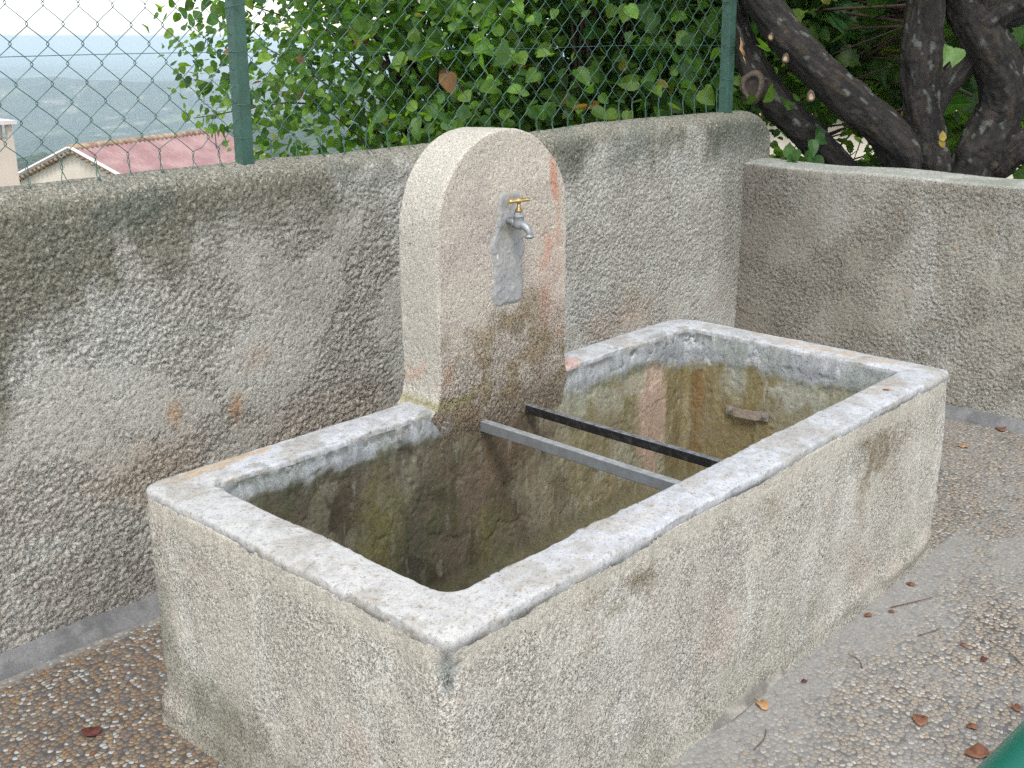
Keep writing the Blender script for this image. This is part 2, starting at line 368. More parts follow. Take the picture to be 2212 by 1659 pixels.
# ------------------------------------------------------------------ high terrace wall
WY = 1.53; WT = .19
def wall_top(x): return 1.238 + .0105 * x + .004 * np.sin(x * 3.1)
xs = np.concatenate([np.arange(-2.6, -.45, .02), np.arange(-.45, 3.66, .0045)])
prof = []                                             # (dy, dz from top, along)
fr_z = np.arange(0, 1.0, .0045)                       # fraction of the face
R = .085
def wall_profile():
    pts = [(0, t) for t in np.arange(0, 1.0001, 1 / 255)]   # t in face height
    return pts
nface = 256; nround = 44
face_t = np.linspace(0, 1, nface)
ang = np.linspace(0, np.pi, nround)[1:]
P = np.zeros((len(xs), nface + nround - 1 + 6, 3))
for i, x in enumerate(xs):
    top = wall_top(x)
    # end cap: the wall end rounds down towards +X
    e = max(0, (x - 3.50) / .16); top = top - .10 * (1 - math.sqrt(max(0, 1 - min(e, .98) ** 2)))
    h0 = top - .075
    P[i, :nface, 0] = x; P[i, :nface, 1] = WY; P[i, :nface, 2] = face_t * h0 - .02 * (1 - face_t)
    P[i, nface:nface + nround - 1, 0] = x
    P[i, nface:nface + nround - 1, 1] = WY + WT / 2 - np.cos(ang) * WT / 2
    P[i, nface:nface + nround - 1, 2] = h0 + .075 * np.sin(ang) ** .8
    P[i, nface + nround - 1:, 0] = x; P[i, nface + nround - 1:, 1] = WY + WT
    P[i, nface + nround - 1:, 2] = h0 - np.linspace(.3, 2.6, 6)
def patch_mask(P, sc, seed, lo, hi):
    return ss(lo, hi, fbm(P * sc, 3, seed))
def wall_rough(P):
    x, z = P[..., 0], P[..., 2]; w = fbm(P * 5, 3, 4)
    rgh = patch_mask(P, np.array([3.2, 3.2, 4.0]), 11, -.12, .06)              # roughcast patches left between trowelled ones
    rgh = np.maximum(rgh, blob(x, z, .42, .84, .30, .22, w, .3, .5))
    rgh = np.maximum(rgh, blob(x, z, .02, .22, .35, .25, w, .4, .5))
    rgh = np.maximum(rgh, ss(2.0, 2.4, x) * .8 * ss(.3, .7, z + .25 * fbm(P * 2, 2, 6)))
    rgh = rgh * (1 - blob(x, z, .25, .62, .22, .12, w, .3, .5))
    rgh = rgh * (1 - blob(x, z, .72, .62, .18, .16, w, .3, .5))
    return rgh
def wall_disp(P, N):
    x, z = P[..., 0], P[..., 2]
    rgh = .18 + .82 * wall_rough(P); top = ss(1.02, 1.12, z)
    t = .05 + .36 * rgh; t = t * (1 - top) + .28 * top
    d = cracks(P, 60, .0052, t, 21, (.9, .9, 1.35)) * (1 - .4 * top)
    d = d + rough(P, 128, .0037, (.0 + .44 * rgh) * (1 - top) + .36 * top, 29, (.9, .9, 1.2))
    d = d + .0010 * rgh * fbm(P * 60, 2, 24) + .007 * fbm(P * 1.7, 3, 25) + .0012 * fbm(P * 14, 2, 26)
    return d
def wall_col(P, N):
    x, z = P[..., 0], P[..., 2]; n = fbm(P * 2.5, 4, 31); n2 = fbm(P * 11, 4, 33); n3 = fbm(P * [9, 9, 1.2], 3, 35)
    c = np.zeros(P.shape) + [.395, .378, .328]
    c = mixc(c, (.435, .425, .38), ss(-.2, .5, n))
    c = mixc(c, (.375, .33, .28), ss(.0, .5, n2 * .5 + fbm(P * 3, 3, 37)) * .5 * (1 - ss(.5, .8, z)))
    for cx, cz, r1, r2, k in ((.395, .565, .035, .06, .9), (.595, .535, .03, .045, .9), (.68, .68, .07, .06, .35), (.30, .42, .22, .12, .3), (2.62, .47, .16, .11, .3), (2.35, .45, .14, .08, .25), (.9, .40, .3, .18, .25)):
        c = mixc(c, (.40, .25, .14), blob(x, z, cx, cz, r1, r2, n2, .9, .5) * k)
    # dark lichen band that hangs down from the coping in streaks
    edge = 1.02 + .20 * ss(.3, 1.4, x) * .55 - .10 * ss(-.3, .3, -x) + .13 * n + .10 * n3
    edge = edge - .24 * blob(x, z * 0, -.05, 0, .3, 1, n2, .8, .2)
    dark = ss(-.07, .10, z - edge)
    dark = np.maximum(dark, ss(3.0, 3.5, x + .2 * n3) * .55 * ss(.2, .9, z))
    dark = np.maximum(dark, ss(.12, .42, n3) * .25 * ss(.6, .98, z))
    dark = dark * (1 - .85 * blob(x, z, .296, 1.045, .035, .085, n2, .4, .4))
    c = mixc(c, (.165, .160, .118), dark * .9)
    c = mixc(c, (.12, .135, .11), ss(.0, .5, fbm(P * 4, 3, 39)) * ss(1.02, 1.15, z) * .6)
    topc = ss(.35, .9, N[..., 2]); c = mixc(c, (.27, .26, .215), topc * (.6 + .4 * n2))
    c = mixc(c, (.24, .225, .205), (1 - ss(0, .35, z + .2 * n)) * .35)
    sp = ss(.34, .5, fbm(P * 120, 2, 61)); c = mixc(c, (.42, .37, .30), sp * dark * .8)
    return wa(c, np.maximum(.35 + .6 * wall_rough(P), .8 * ss(1.02, 1.12, z)))
wall = thing('terrace_wall', 'high weathered roughcast wall with rounded coping, under the wire fence', 'wall', (0, WY, 0))
def at_parent(o, par):                                  # keep world coordinates under an empty that is not at the origin
    o.parent = par; o.matrix_parent_inverse = Matrix.Translation(-par.location); return o
def grid_on(name, P, mat, par, **k):
    o = grid_obj(name, P, mat, None, **k); return at_parent(o, par)
# end face of the wall: collapse the last columns
Pend = P[-1:].copy(); mid = Pend.copy(); mid[..., 1] = WY + WT / 2
cols = [P]
for s in (.25, .6, 1.0):
    q = P[-1:].copy(); q[..., 0] += .02 * s; q[..., 1] = q[..., 1] * (1 - s) + (WY + WT / 2) * s
    q[..., 2] = np.minimum(q[..., 2], q[..., 2].max() - .02 * s); cols.append(q)
P = np.concatenate(cols, 0)
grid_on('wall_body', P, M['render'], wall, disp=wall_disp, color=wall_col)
# cement fillet at the foot of the wall
xs2 = np.arange(-2.4, 3.5, .008); t = np.linspace(0, 1, 14)
P = np.zeros((len(xs2), len(t), 3)); P[..., 0] = xs2[:, None]
nz = fbm(np.stack([xs2 * 6, xs2 * 0, xs2 * 0], -1), 4, 71)[:, None]
P[..., 1] = WY - .062 + .062 * t[None] ** 1.3 + .012 * nz * (1 - t[None]); P[..., 2] = (.048 + .015 * nz) * t[None] ** .8 - .004
def cem_col(P, N):
    n = fbm(P * 12, 4, 72); c = np.zeros(P.shape) + [.17, .17, .17]; return mixc(c, (.105, .105, .105), ss(-.1, .5, n) * .7)
grid_on('cement_fillet', P, M['cement'], wall, disp=lambda P, N: .0025 * fbm(P * 40, 3, 73), color=cem_col)

# ------------------------------------------------------------------ low wall on the right
def low_x(y): return 3.437 + .10 * (1.53 - y)
def low_top(y): return 1.035 - .018 * (1.53 - y) * .8
ys = np.concatenate([np.arange(1.60, -.35, -.0048), np.arange(-.35, -2.5, -.03)])
nf = 216; ft = np.linspace(0, 1, nf)
rc = [(1 - math.cos(a), math.sin(a)) for a in np.linspace(0, np.pi / 2, 7)[1:]]
tw = np.linspace(0, 1, 52)[1:]
P = np.zeros((len(ys), nf + 6 + 51 + 5, 3))
for i, y in enumerate(ys):
    x0, zt = low_x(y), low_top(y) + .004 * math.sin(y * 9)
    P[i, :, 1] = y
    P[i, :nf, 0] = x0; P[i, :nf, 2] = ft * (zt - .022) - .01
    for k, (a, b) in enumerate(rc): P[i, nf + k, 0] = x0 + .022 * a; P[i, nf + k, 2] = zt - .022 + .022 * b
    P[i, nf + 6:nf + 57, 0] = x0 + .022 + tw * .235; P[i, nf + 6:nf + 57, 2] = zt + .006 * np.sin(tw * 3.1)
    P[i, nf + 57:, 0] = x0 + .265; P[i, nf + 57:, 2] = zt - np.linspace(.03, 2.4, 5)
def low_disp(P, N):
    z = P[..., 2]; vert = 1 - ss(.3, .8, N[..., 2])
    rgh = .2 + .8 * patch_mask(P, 4.0, 81, -.35, .3); t = .10 + .28 * rgh
    d = cracks(P, 66, .0045, t, 83, (1, 1, 1)) + rough(P, 128, .0038, .06 + .36 * rgh, 84)
    return (d + .001 * fbm(P * 60, 2, 85)) * (.15 + .85 * vert) + .006 * fbm(P * 2.2, 3, 86) + .0012 * (1 - vert) * fbm(P * 40, 3, 87)
def low_col(P, N):
    y, z = P[..., 1], P[..., 2]; n = fbm(P * 3, 4, 91); n2 = fbm(P * 11, 4, 92); n3 = fbm(P * [8, 8, 1.1], 4, 93)
    c = np.zeros(P.shape) + [.31, .29, .245]; c = mixc(c, (.37, .36, .315), ss(-.1, .5, n3) * .8)
    c = mixc(c, (.21, .19, .155), ss(-.25, .55, n + .3 * ss(.95, 1.5, y)) * .6)
    c = mixc(c, (.18, .16, .13), ss(.75, 1.45, y + .2 * n3) * .6)
    c = mixc(c, (.36, .215, .10), ss(.68, .74, fbm(P * 30, 2, 95)) * .6)
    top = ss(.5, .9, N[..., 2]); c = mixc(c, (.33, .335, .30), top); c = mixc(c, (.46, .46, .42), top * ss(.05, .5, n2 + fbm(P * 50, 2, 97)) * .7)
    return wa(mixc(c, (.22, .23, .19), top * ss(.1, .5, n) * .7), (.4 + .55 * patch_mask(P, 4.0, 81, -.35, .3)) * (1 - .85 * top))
low = thing('terrace_wall', 'lower roughcast wall with a flat pale top, in front of the dark tree trunks', 'wall', (3.5, 0, 0))
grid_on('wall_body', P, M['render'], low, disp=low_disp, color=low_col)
ys2 = np.arange(1.46, -2.2, -.01); P = np.zeros((len(ys2), 14, 3)); P[..., 1] = ys2[:, None]
nz = fbm(np.stack([ys2 * 6, ys2 * 0, ys2 * 0], -1), 4, 74)[:, None]
P[..., 0] = low_x(ys2)[:, None] - .05 + .05 * t[None] ** 1.3 + .01 * nz * (1 - t[None]); P[..., 2] = (.05 + .012 * nz) * t[None] ** .8 - .004
grid_on('cement_fillet', P, M['cement'], low, disp=lambda P, N: .0025 * fbm(P * 40, 3, 75), color=cem_col)

# ------------------------------------------------------------------ stone trough
TL, TW, TH_ = 2.183, 1.021, .614
trough = thing('wash_trough', 'concrete wash trough with a round headed slab, brass handled tap and two steel bars', 'trough', (0, 0, 0))
def ring(ins, z, rad, step=.0048):
    """rounded rectangle, the same parameter count for every inset; rad = 4 corner radii (NL-front, R-front, far R, far L)"""
    x0, x1, y0, y1 = ins[0], TL - ins[1], ins[2], TW - ins[3]
    cor = [(x0, y0, 1, 1, 180), (x1, y0, -1, 1, 270), (x1, y1, -1, -1, 0), (x0, y1, 1, -1, 90)]
    nL, nW, nc = int(TL / step), int(TW / step), 16
    out = []
    cen = [(c[0] + c[2] * rad[i], c[1] + c[3] * rad[i], c[4]) for i, c in enumerate(cor)]
    for i in range(4):
        cx, cy, a0 = cen[i]; r = rad[i]
        for k in range(nc):
            a = math.radians(a0 + 90 * k / nc); out.append((cx + r * math.cos(a), cy + r * math.sin(a)))
        nx = cen[(i + 1) % 4]; a = math.radians(a0 + 90); s = (cx + r * math.cos(a), cy + r * math.sin(a))
        r2 = rad[(i + 1) % 4]; a2 = math.radians(nx[2]); e = (nx[0] + r2 * math.cos(a2), nx[1] + r2 * math.sin(a2))
        m = nL if i % 2 == 0 else nW
        for k in range(m): out.append((s[0] + (e[0] - s[0]) * k / m, s[1] + (e[1] - s[1]) * k / m))
    return np.array([(x, y, z) for x, y in out])
def rings(spec): return np.stack([ring(*s) for s in spec], 1)
def ins(v): return (v, v, v, v)
def rim_wob(P):                                          # the cast edges wander by a few millimetres; shared by the three skins
    return .0075 * fbm(P * [4, 4, 0] + 3.1, 4, 101) + .0040 * fbm(P * [22, 22, 0], 3, 102)
# outer render
spec = []
for zz in np.linspace(-.01, .592, 126):
    bulge = -.006 * math.sin(math.pi * zz / .6) - .020 * math.exp(-max(zz, 0) / .03) + .004
    spec.append((ins(bulge), zz, (.028, .026, .10, .05)))
for a in np.linspace(0, 1, 7)[1:]: spec.append((ins(.004 + .018 * a), .592 + .010 * math.sin(a * 1.57), (.028, .026, .10, .05)))
P = rings(spec)
def out_disp(P, N):
    x, y, z = P[..., 0], P[..., 1], P[..., 2]
    rgh = patch_mask(P, 7, 111, -.5, .5)
    st = .16 + .12 * rgh; st = st * (1 - .8 * ss(.52, .57, z + .02 * fbm(P * 8, 2, 110)))
    d = cracks(P, 105, .0042, st * .75, 113) + rough(P, 190, .0022, .02 + .16 * rgh, 115) + .0004 * fbm(P * 60, 2, 116)
    d = d + .006 * fbm(P * 2.4, 3, 117) + .0012 * fbm(P * 12, 3, 118)
    chip = blob(np.hypot(x, y) / np.clip((z - .44) / .09, .25, 1.2), z, 0, .53, .042, .075, fbm(P * 12, 3, 119), .5, .35) * (x < .1) * (y < .1)
    d = d - .016 * chip                                           # knocked-off corner under the rim
    d = d + .010 * np.exp(-((z - .045 - .02 * fbm(P * [4, 4, 0], 3, 114)) / .03) ** 2) * (.4 + 1.2 * ss(-.2, .3, fbm(P * [3, 3, 0], 3, 112)))
    return d + rim_wob(P) * ss(.4, .6, z)
def out_col(P, N):
    x, y, z = P[..., 0], P[..., 1], P[..., 2]; n = fbm(P * 3, 4, 121); n2 = fbm(P * 12, 4, 122); n3 = fbm(P * [10, 10, 1.4], 4, 123)
    c = np.zeros(P.shape) + [.468, .440, .378]
    c = mixc(c, (.515, .495, .435), ss(0, .45, n3)); c = mixc(c, (.42, .38, .33), ss(-.05, .45, n) * .5)
    c = mixc(c, (.46, .385, .32), ss(.15, .5, fbm(P * 3.3, 3, 125)) * .45)
    fr = (y < .03) * 1.
    for cx, cz, r1, r2, k in ((1.70, .52, .20, .10, .75), (1.62, .41, .05, .12, .45), (1.73, .45, .12, .10, .5), (1.10, .50, .05, .08, .35), (.555, .53, .055, .05, .75), (.40, .55, .05, .04, .5), (.48, .48, .05, .03, .5)):
        c = mixc(c, (.165, .125, .065), blob(x, z, cx, cz, r1, r2, n2 + .6 * fbm(P * 30, 3, 127), .9, .5) * k * fr)
    c = mixc(c, (.43, .40, .335), ss(.515, .55, z + .012 * n2 + .01 * n) * .8)
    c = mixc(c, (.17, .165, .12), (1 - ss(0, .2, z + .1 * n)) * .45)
    lf = (x < .03) * 1.
    c = mixc(c, (.145, .145, .10), blob(y, z, .72, .08, .25, .15, n2, .9, .6) * .6 * lf); c = mixc(c, (.15, .15, .11), blob(y, z, .97, .25, .05, .25, n2, .9, .5) * .6 * lf)
    chip = blob(np.hypot(x, y) / np.clip((z - .44) / .09, .25, 1.2), z, 0, .53, .042, .075, fbm(P * 12, 3, 119), .3, .35)
    c = mixc(c, (.235, .245, .225), chip * .95)
    return wa(c, (.45 + .5 * patch_mask(P, 9, 111, -.5, .5)) * (1 - .8 * ss(.52, .57, z)))
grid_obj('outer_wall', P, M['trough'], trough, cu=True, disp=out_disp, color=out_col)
# rim
spec = [(ins(.010), .575, (.028, .026, .10, .05)), (ins(.004), .588, (.028, .026, .10, .05)), (ins(.0015), .600, (.026, .026, .10, .05)), (ins(.0025), .6085, (.026, .026, .10, .05)), (ins(.0055), .6125, (.026, .026, .10, .05)), (ins(.011), .6138, (.026, .026, .10, .05))]
for a in np.linspace(0, 1, 24):
    r0 = np.array((.026, .026, .09, .05)); r1 = np.array((.055, .03, .022, .012))
    spec.append((ins(.017 + .094 * a), .614 + .003 * math.sin(a * 3.1), tuple(r0 * (1 - a) + r1 * a)))
for iz, zz in ((.1155, .6136), (.1185, .6118), (.1200, .607), (.1205, .598), (.121, .585), (.121, .565)): spec.append((ins(iz), zz, (.055, .03, .022, .012)))
P = rings(spec)
def rim_disp(P, N):
    top = ss(.5, .95, N[..., 2])
    d = rim_wob(P) * (1 - top) + .0014 * fbm(P * 10, 3, 131) * top + .0002 * fbm(P * 70, 2, 132)
    ed = cracks(P, 60, .006, .12, 134) * (1 - top)
    pit = cracks(P, 26, .003, .022, 135) * top
    return d + ed + pit
def rim_col(P, N):
    x, y, z = P[..., 0], P[..., 1], P[..., 2]; n = fbm(P * 5, 4, 141); n2 = fbm(P * 25, 4, 142)
    c = np.zeros(P.shape) + [.44, .45, .465]; c = mixc(c, (.34, .34, .335), ss(-.1, .5, n) * .6); c = mixc(c, (.50, .51, .52), ss(.15, .5, n2) * .5)
    lf = 1 - ss(.10, .22, x); c = mixc(c, (.46, .45, .425), lf * .7)
    nr = 1 - ss(.10, .7, np.hypot(x, y)); c = mixc(c, (.475, .465, .44), nr * .7)
    for cx, cy, r1, r2, k in ((.30, 1.0, .05, .022, .9), (.16, .99, .12, .03, .8), (2.12, .35, .03, .25, .6), (2.14, .6, .03, .12, .4), (1.83, .08, .07, .03, .35), (.6, .06, .12, .03, .2)):
        c = mixc(c, (.44, .34, .23), blob(x, y, cx, cy, r1, r2, n2, .5, .6) * k)
    c = mixc(c, (.50, .30, .25), blob(x, y, 1.43, .94, .06, .08, n2, .7, .4) * .8)
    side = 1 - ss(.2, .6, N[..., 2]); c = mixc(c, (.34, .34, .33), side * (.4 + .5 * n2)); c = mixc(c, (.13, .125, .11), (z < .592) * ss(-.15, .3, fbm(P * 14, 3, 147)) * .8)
    c = mixc(c, (.30, .28, .235), ss(.10, .4, fbm(P * 8 + 4, 4, 148)) * .55)
    inn = (x > .09) * (x < TL - .09) * (y > .09) * (y < TW - .09)
    lip = inn * ss(.4, .1, np.minimum(np.abs(x - .115), np.abs(y - .115)))
    c = mixc(c, (.16, .17, .12), inn * ss(.05, .4, fbm(P * 22, 3, 146)) * .5 * (y > .8))
    c = mixc(c, (.30, .22, .14), ss(.50, .58, fbm(P * 60, 2, 144)) * .6)
    c = mixc(c, (.40, .25, .16), blob(x, y, 1.90, .06, .05, .03, n2, .6, .5) * ss(.1, .4, n2))
    return c
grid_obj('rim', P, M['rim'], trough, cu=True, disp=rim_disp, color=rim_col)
# basin lining
rI = (.055, .03, .022, .012); spec = []
for zz in np.linspace(.60, .10, 105): spec.append((ins(.1225 + .012 * (.6 - zz)), zz, rI))
for a in np.linspace(0, 1, 10)[1:]: spec.append((ins(.1285 + .035 * (1 - math.cos(a * 1.57))), .10 - .04 * math.sin(a * 1.57), rI))
for v in np.linspace(.18, .50, 18): spec.append((ins(v), .06 - .0 * v, tuple(min(q, .01) + .0 for q in rI)))
P = rings(spec)
def bas_disp(P, N):
    z = P[..., 2]; band = ss(.50, .56, z + .012 * fbm(P * 9, 3, 150))
    peel = ss(.13, .17, fbm(P * 6.5, 4, 151))
    d = -.0035 * (1 - band) - .0022 * peel * (1 - band) + rough(P, 30, .0045, .06, 153) * band + rough(P, 120, .0018, .14, 154) * (1 - band)
    return d + .003 * fbm(P * 4, 3, 155) + .0006 * fbm(P * 50, 2, 156) + rim_wob(P) * ss(.5, .6, z)
def bas_col(P, N):
    x, y, z = P[..., 0], P[..., 1], P[..., 2]; n = fbm(P * 4, 4, 161); n2 = fbm(P * 13, 4, 162); ns = fbm(P * [16, 16, 1.6], 4, 163); nt_ = fbm(P * [60, 60, 5], 3, 164)
    c = np.zeros(P.shape) + [.150, .128, .088]
    c = mixc(c, (.105, .105, .052), ss(-.1, .45, ns) * .85); c = mixc(c, (.072, .055, .036), ss(.0, .45, n) * .75)
    c = mixc(c, (.21, .175, .125), ss(.12, .2, fbm(P * 6.5, 4, 151)) * .45)
    c = mixc(c, (.24, .22, .15), ss(.22, .30, fbm(P * [9, 9, 5], 4, 170)) * .6); right = ss(1.25, 1.5, x)
    c = mixc(c, (.205, .175, .105), right * .8); c = mixc(c, (.16, .145, .07), right * ss(0, .4, ns) * .6); c = mixc(c, (.26, .25, .19), right * ss(.05, .25, fbm(P * 6, 4, 169)) * .7)
    c = mixc(c, (.25, .25, .19), blob(x, z, 1.42, .53, .12, .12, n2, .7, .6) * (y > .8) * .9)
    c = mixc(c, (.36, .26, .20), blob(x, z, 1.86, .33, .09, .30, n2, .35, .35) * (y > .8) * .85)           # plaster scar left of the far corner
    c = mixc(c, (.29, .27, .20), blob(x, z, 1.77, .47, .07, .05, n2, .25, .6) * (y > .8) * .8)
    c = mixc(c, (.12, .085, .05), blob(x, z, 1.06, .40, .22, .22, n2, .9, .5) * (y > .8) * .8)
    c = mixc(c, (.20, .155, .11), blob(x, z, .98, .32, .09, .12, n2, .3, .5) * (y > .8) * .6)
    c = mixc(c, (.17, .155, .07), blob(x, z, 1.02, .16, .04, .10, n2, .3, .5) * (y > .8) * .7)
    c = mixc(c, (.19, .18, .06), blob(x, z, .62, .32, .10, .22, n2, .9, .6) * (y > .8) * .7)
    c = mixc(c, (.08, .085, .06), blob(x, z, .72, .2, .1, .2, n2, .9, .6) * (y > .8) * .5)
    er = (x > 1.95) * 1.
    c = mixc(c, (.16, .125, .055), er * .6); c = mixc(c, (.28, .29, .24), blob(y, z, .70, .47, .06, .11, n2, .8, .5) * er * .85)
    c = mixc(c, (.30, .30, .26), er * blob(y, z, .45, .45, .10, .05, n2, .25, .8) * .8); c = mixc(c, (.24, .24, .18), er * (1 - ss(.35, .6, y + .1 * n2)) * .7)
    c = mixc(c, (.17, .10, .04), er * blob(y, z, .845, .35, .035, .3, n2, .8, .4) * .8)
    c = mixc(c, (.40, .20, .10), er * blob(y, z, .665, .555, .02, .015, n2, .8, .4) * .8)
    c = mixc(c, (.27, .26, .20), ss(.50, .56, fbm(P * [40, 40, 8], 3, 165)) * .5)
    mid = blob(x, z * 0, 1.12, 0, .32, 1, n2, .5, .3) * (y > .8)
    edge = .545 + .02 * n2 + .014 * n - .02 * right * (y > .8) - .03 * er
    band = ss(-.028, .022, z - edge + .02 * fbm(P * 30, 3, 159)) * (1 - mid)
    bc = np.zeros(P.shape) + [.34, .355, .36]; bc = mixc(bc, (.43, .445, .45), ss(-.1, .4, n2)); bc = mixc(bc, (.27, .30, .26), ss(0, .5, n + .2 * er) * .6)
    c = c * (1 - band[..., None]) + bc * band[..., None]
    c = mixc(c, (.085, .085, .055), ss(.575, .597, z + .006 * n2) * ss(-.1, .2, fbm(P * 12, 3, 168)) * .65 * (y > .8))
    c = mixc(c, (.10, .10, .05), np.exp(-((z - edge + .012) / .012) ** 2) * .5 * (1 - mid))
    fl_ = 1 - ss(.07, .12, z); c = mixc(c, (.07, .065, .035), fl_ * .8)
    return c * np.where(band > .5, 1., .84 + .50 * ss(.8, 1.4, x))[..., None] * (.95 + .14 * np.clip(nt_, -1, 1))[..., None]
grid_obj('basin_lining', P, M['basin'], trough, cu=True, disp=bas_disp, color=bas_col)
# thin cement skirt at the foot
spec = []
for a in np.linspace(0, 1, 12): spec.append((ins(-.026 * (1 - a) ** 1.4 + .001), -.003 + .038 * a ** 1.2, (.03, .03, .1, .05)))
P = rings(spec)
def sk_disp(P, N):
    q = fbm(P * [3.2, 3.2, 0], 4, 171); a = np.clip(P[..., 2] / .05, 0, 1)
    return (.016 * q - .004) * (1 - .5 * a) + .002 * fbm(P * 30, 3, 172)
grid_obj('cement_skirt', P, M['cement'], trough, cu=True, disp=sk_disp, color=lambda P, N: mixc(np.zeros(P.shape) + [.27, .255, .22], (.16, .15, .13), ss(-.1, .4, fbm(P * 9, 4, 173))))

# back slab with the round head
SX, SHW, SZC = 1.108, .265, 1.097
def slab_outline(n):
    pts = []
    for z in np.arange(.46, SZC, .006):
        w = SHW 
        pts.append((-w, z))
    for a in np.linspace(180, 0, 150): pts.append((SHW * math.cos(math.radians(a)) , SZC + .265 * math.sin(math.radians(a))))
    for z in np.arange(SZC, .46, -.006)[1:]:
        w = SHW ;pts.append((w, z))
    for x in np.linspace(SHW, -SHW, 90)[1:-1]: pts.append((x, .46))
    return np.array(pts)
ol = slab_outline(0); nO = len(ol)
cen = np.array([0, .95]); front, back = .893, 1.052
cols = []
for k in np.linspace(.02, 1, 88):
    q = cen + (ol - cen) * .985 * k
    yy = front + .016 * (1 - ss(.40, .60, q[:, 1])) ; cols.append(np.stack([SX + q[:, 0], yy, q[:, 1]], -1))
for a in np.linspace(0, 1, 8)[1:]:
    q = cen + (ol - cen) * (.985 + .030 * math.sin(a * 1.57) - .015 * a); yy = front + .016 * (1 - ss(.40, .60, q[:, 1])) + .018 * (1 - math.cos(a * 1.57)); cols.append(np.stack([SX + q[:, 0], yy, q[:, 1]], -1))
yfr = front + .018 + .016 * (1 - ss(.40, .60, ol[:, 1]))
for s in np.linspace(0, 1, 30)[1:]:
    cols.append(np.stack([SX + ol[:, 0] * (1 - .012 * s), yfr + (back - yfr) * s, cen[1] + (ol[:, 1] - cen[1]) * (1 - .010 * s)], -1))
for k in (.97, .5, .02):
    q = cen + (ol - cen) * k; cols.append(np.stack([SX + q[:, 0], np.full(nO, back + .004), q[:, 1]], -1))
P = np.stack(cols, 1)
dz_ = P[..., 2] - .60; fl_ = np.where(dz_ < 0, np.exp(-(dz_ / .04) ** 2), np.exp(-np.maximum(dz_, 0) / .022)); qx = (P[..., 0] - SX) / SHW
P[..., 0] += fl_ * np.where(qx < 0, -.040, .016) * np.abs(qx) ** 8
def sl_disp(P, N):
    z = P[..., 2]; rgh = ss(.86, .66, z + .08 * fbm(P * 5, 3, 180))
    d = rough(P, 150, .0022, .10 + .12 * rgh, 181) + cracks(P, 80, .0055, .26 * rgh, 182) * rgh + .0004 * fbm(P * 60, 2, 183)
    return d + .0035 * fbm(P * 4, 3, 184) + .003 * fbm(P * 16, 3, 185) * (1 - ss(-.95, -.6, N[..., 1]))* 0 + .0012 * fbm(P * 18, 3, 186)
def sl_col(P, N):
    x, y, z = P[..., 0], P[..., 1], P[..., 2]; n = fbm(P * 4, 4, 191); n2 = fbm(P * 14, 4, 192); n3 = fbm(P * 3 + 9, 3, 193)
    c = np.zeros(P.shape) + [.48, .43, .36]; c = mixc(c, (.44, .385, .33), ss(-.1, .45, n)); c = mixc(c, (.53, .48, .40), ss(.05, .5, n3) * .7)
    side = ss(-.75, -.2, N[..., 1]); c = mixc(c, (.47, .445, .38), side * .8)
    c = mixc(c, (.44, .30, .24), blob(x, z, 1.28, .86, .12, .30, n2, .9, .5) * .45)
    c = mixc(c, (.50, .17, .085), blob(x, z, 1.308, 1.205, .020, .085, n2, .5, .35, .15) * .6)
    c = mixc(c, (.50, .19, .10), blob(x, z, 1.333, 1.09, .016, .12, n2, .9, .5) * .3)
    c = mixc(c, (.52, .20, .10), blob(x, z, 1.285, 1.0, .022, .075, n2, .8, .6, -.45) * .4)
    c = mixc(c, (.48, .21, .13), blob(x, z, 1.27, .84, .03, .08, n2, .9, .6) * .45)
    c = mixc(c, (.52, .24, .11), blob(x, z, .87, .70, .03, .05, n2, .9, .6) * .6); c = mixc(c, (.52, .24, .11), blob(x, z, 1.345, .74, .03, .02, n2, .9, .6) * .6)
    c = mixc(c, (.165, .125, .055), blob(x, z, 1.14, .80, .05, .035, n2, .6, .6) * .85)
    low_ = ss(.86, .68, z + .07 * n2 - .12 * blob(x, z * 0, 1.15, 0, .2, 1, n, .9, .2)) * (1 - ss(-.75, -.3, N[..., 1]))
    c = mixc(c, (.33, .28, .225), low_ * .5); c = mixc(c, (.28, .22, .135), low_ * ss(-.1, .35, fbm(P * 10, 4, 195)) * .85)
    c = mixc(c, (.18, .135, .085), ss(.68, .55, z + .06 * n2) * .7 * (1 - side))
    c = mixc(c, (.24, .22, .10), np.exp(-((z - .622) / .012) ** 2) * (x < .97) * .8)
    return wa(c, .35 + .65 * low_)
grid_obj('back_slab', P, M['stele'], trough, cu=True, disp=sl_disp, color=sl_col)
# cement patch under the tap
zz = np.linspace(.862, 1.192, 82); uu = np.linspace(-1, 1, 44)
zk = [.862, .875, .90, .95, 1.00, 1.04, 1.065, 1.09, 1.13, 1.17, 1.192]
xl = np.interp(zz, zk, [1.085, 1.058, 1.050, 1.054, 1.056, 1.044, 1.050, 1.066, 1.074, 1.082, 1.086]); xr = np.interp(zz, zk, [1.150, 1.178, 1.184, 1.176, 1.182, 1.186, 1.180, 1.162, 1.158, 1.166, 1.150])
P = np.zeros((len(zz), len(uu), 3))
xl = xl - .006; xr = xr + .004; P[..., 0] = xl[:, None] + (xr - xl)[:, None] * (uu[None] + 1) / 2; P[..., 2] = zz[:, None] + .006 * fbm(np.stack([P[..., 0] * 30, P[..., 0] * 0, zz[:, None] * 30 + 0 * P[..., 0]], -1), 2, 200)
ed = np.minimum(1, (1 - np.abs(uu[None])) * 5) * np.minimum(1, np.minimum(zz[:, None] - .862, 1.192 - zz[:, None]) / .014)
P[..., 1] = .8975 - .0080 * np.clip(ed, 0, 1) - .006 * np.exp(-((zz[:, None] - 1.11) / .03) ** 2) * (1 - uu[None] ** 2)
P[..., 0] += .011 * fbm(P * 26, 4, 201) * np.abs(uu[None]) ** 2
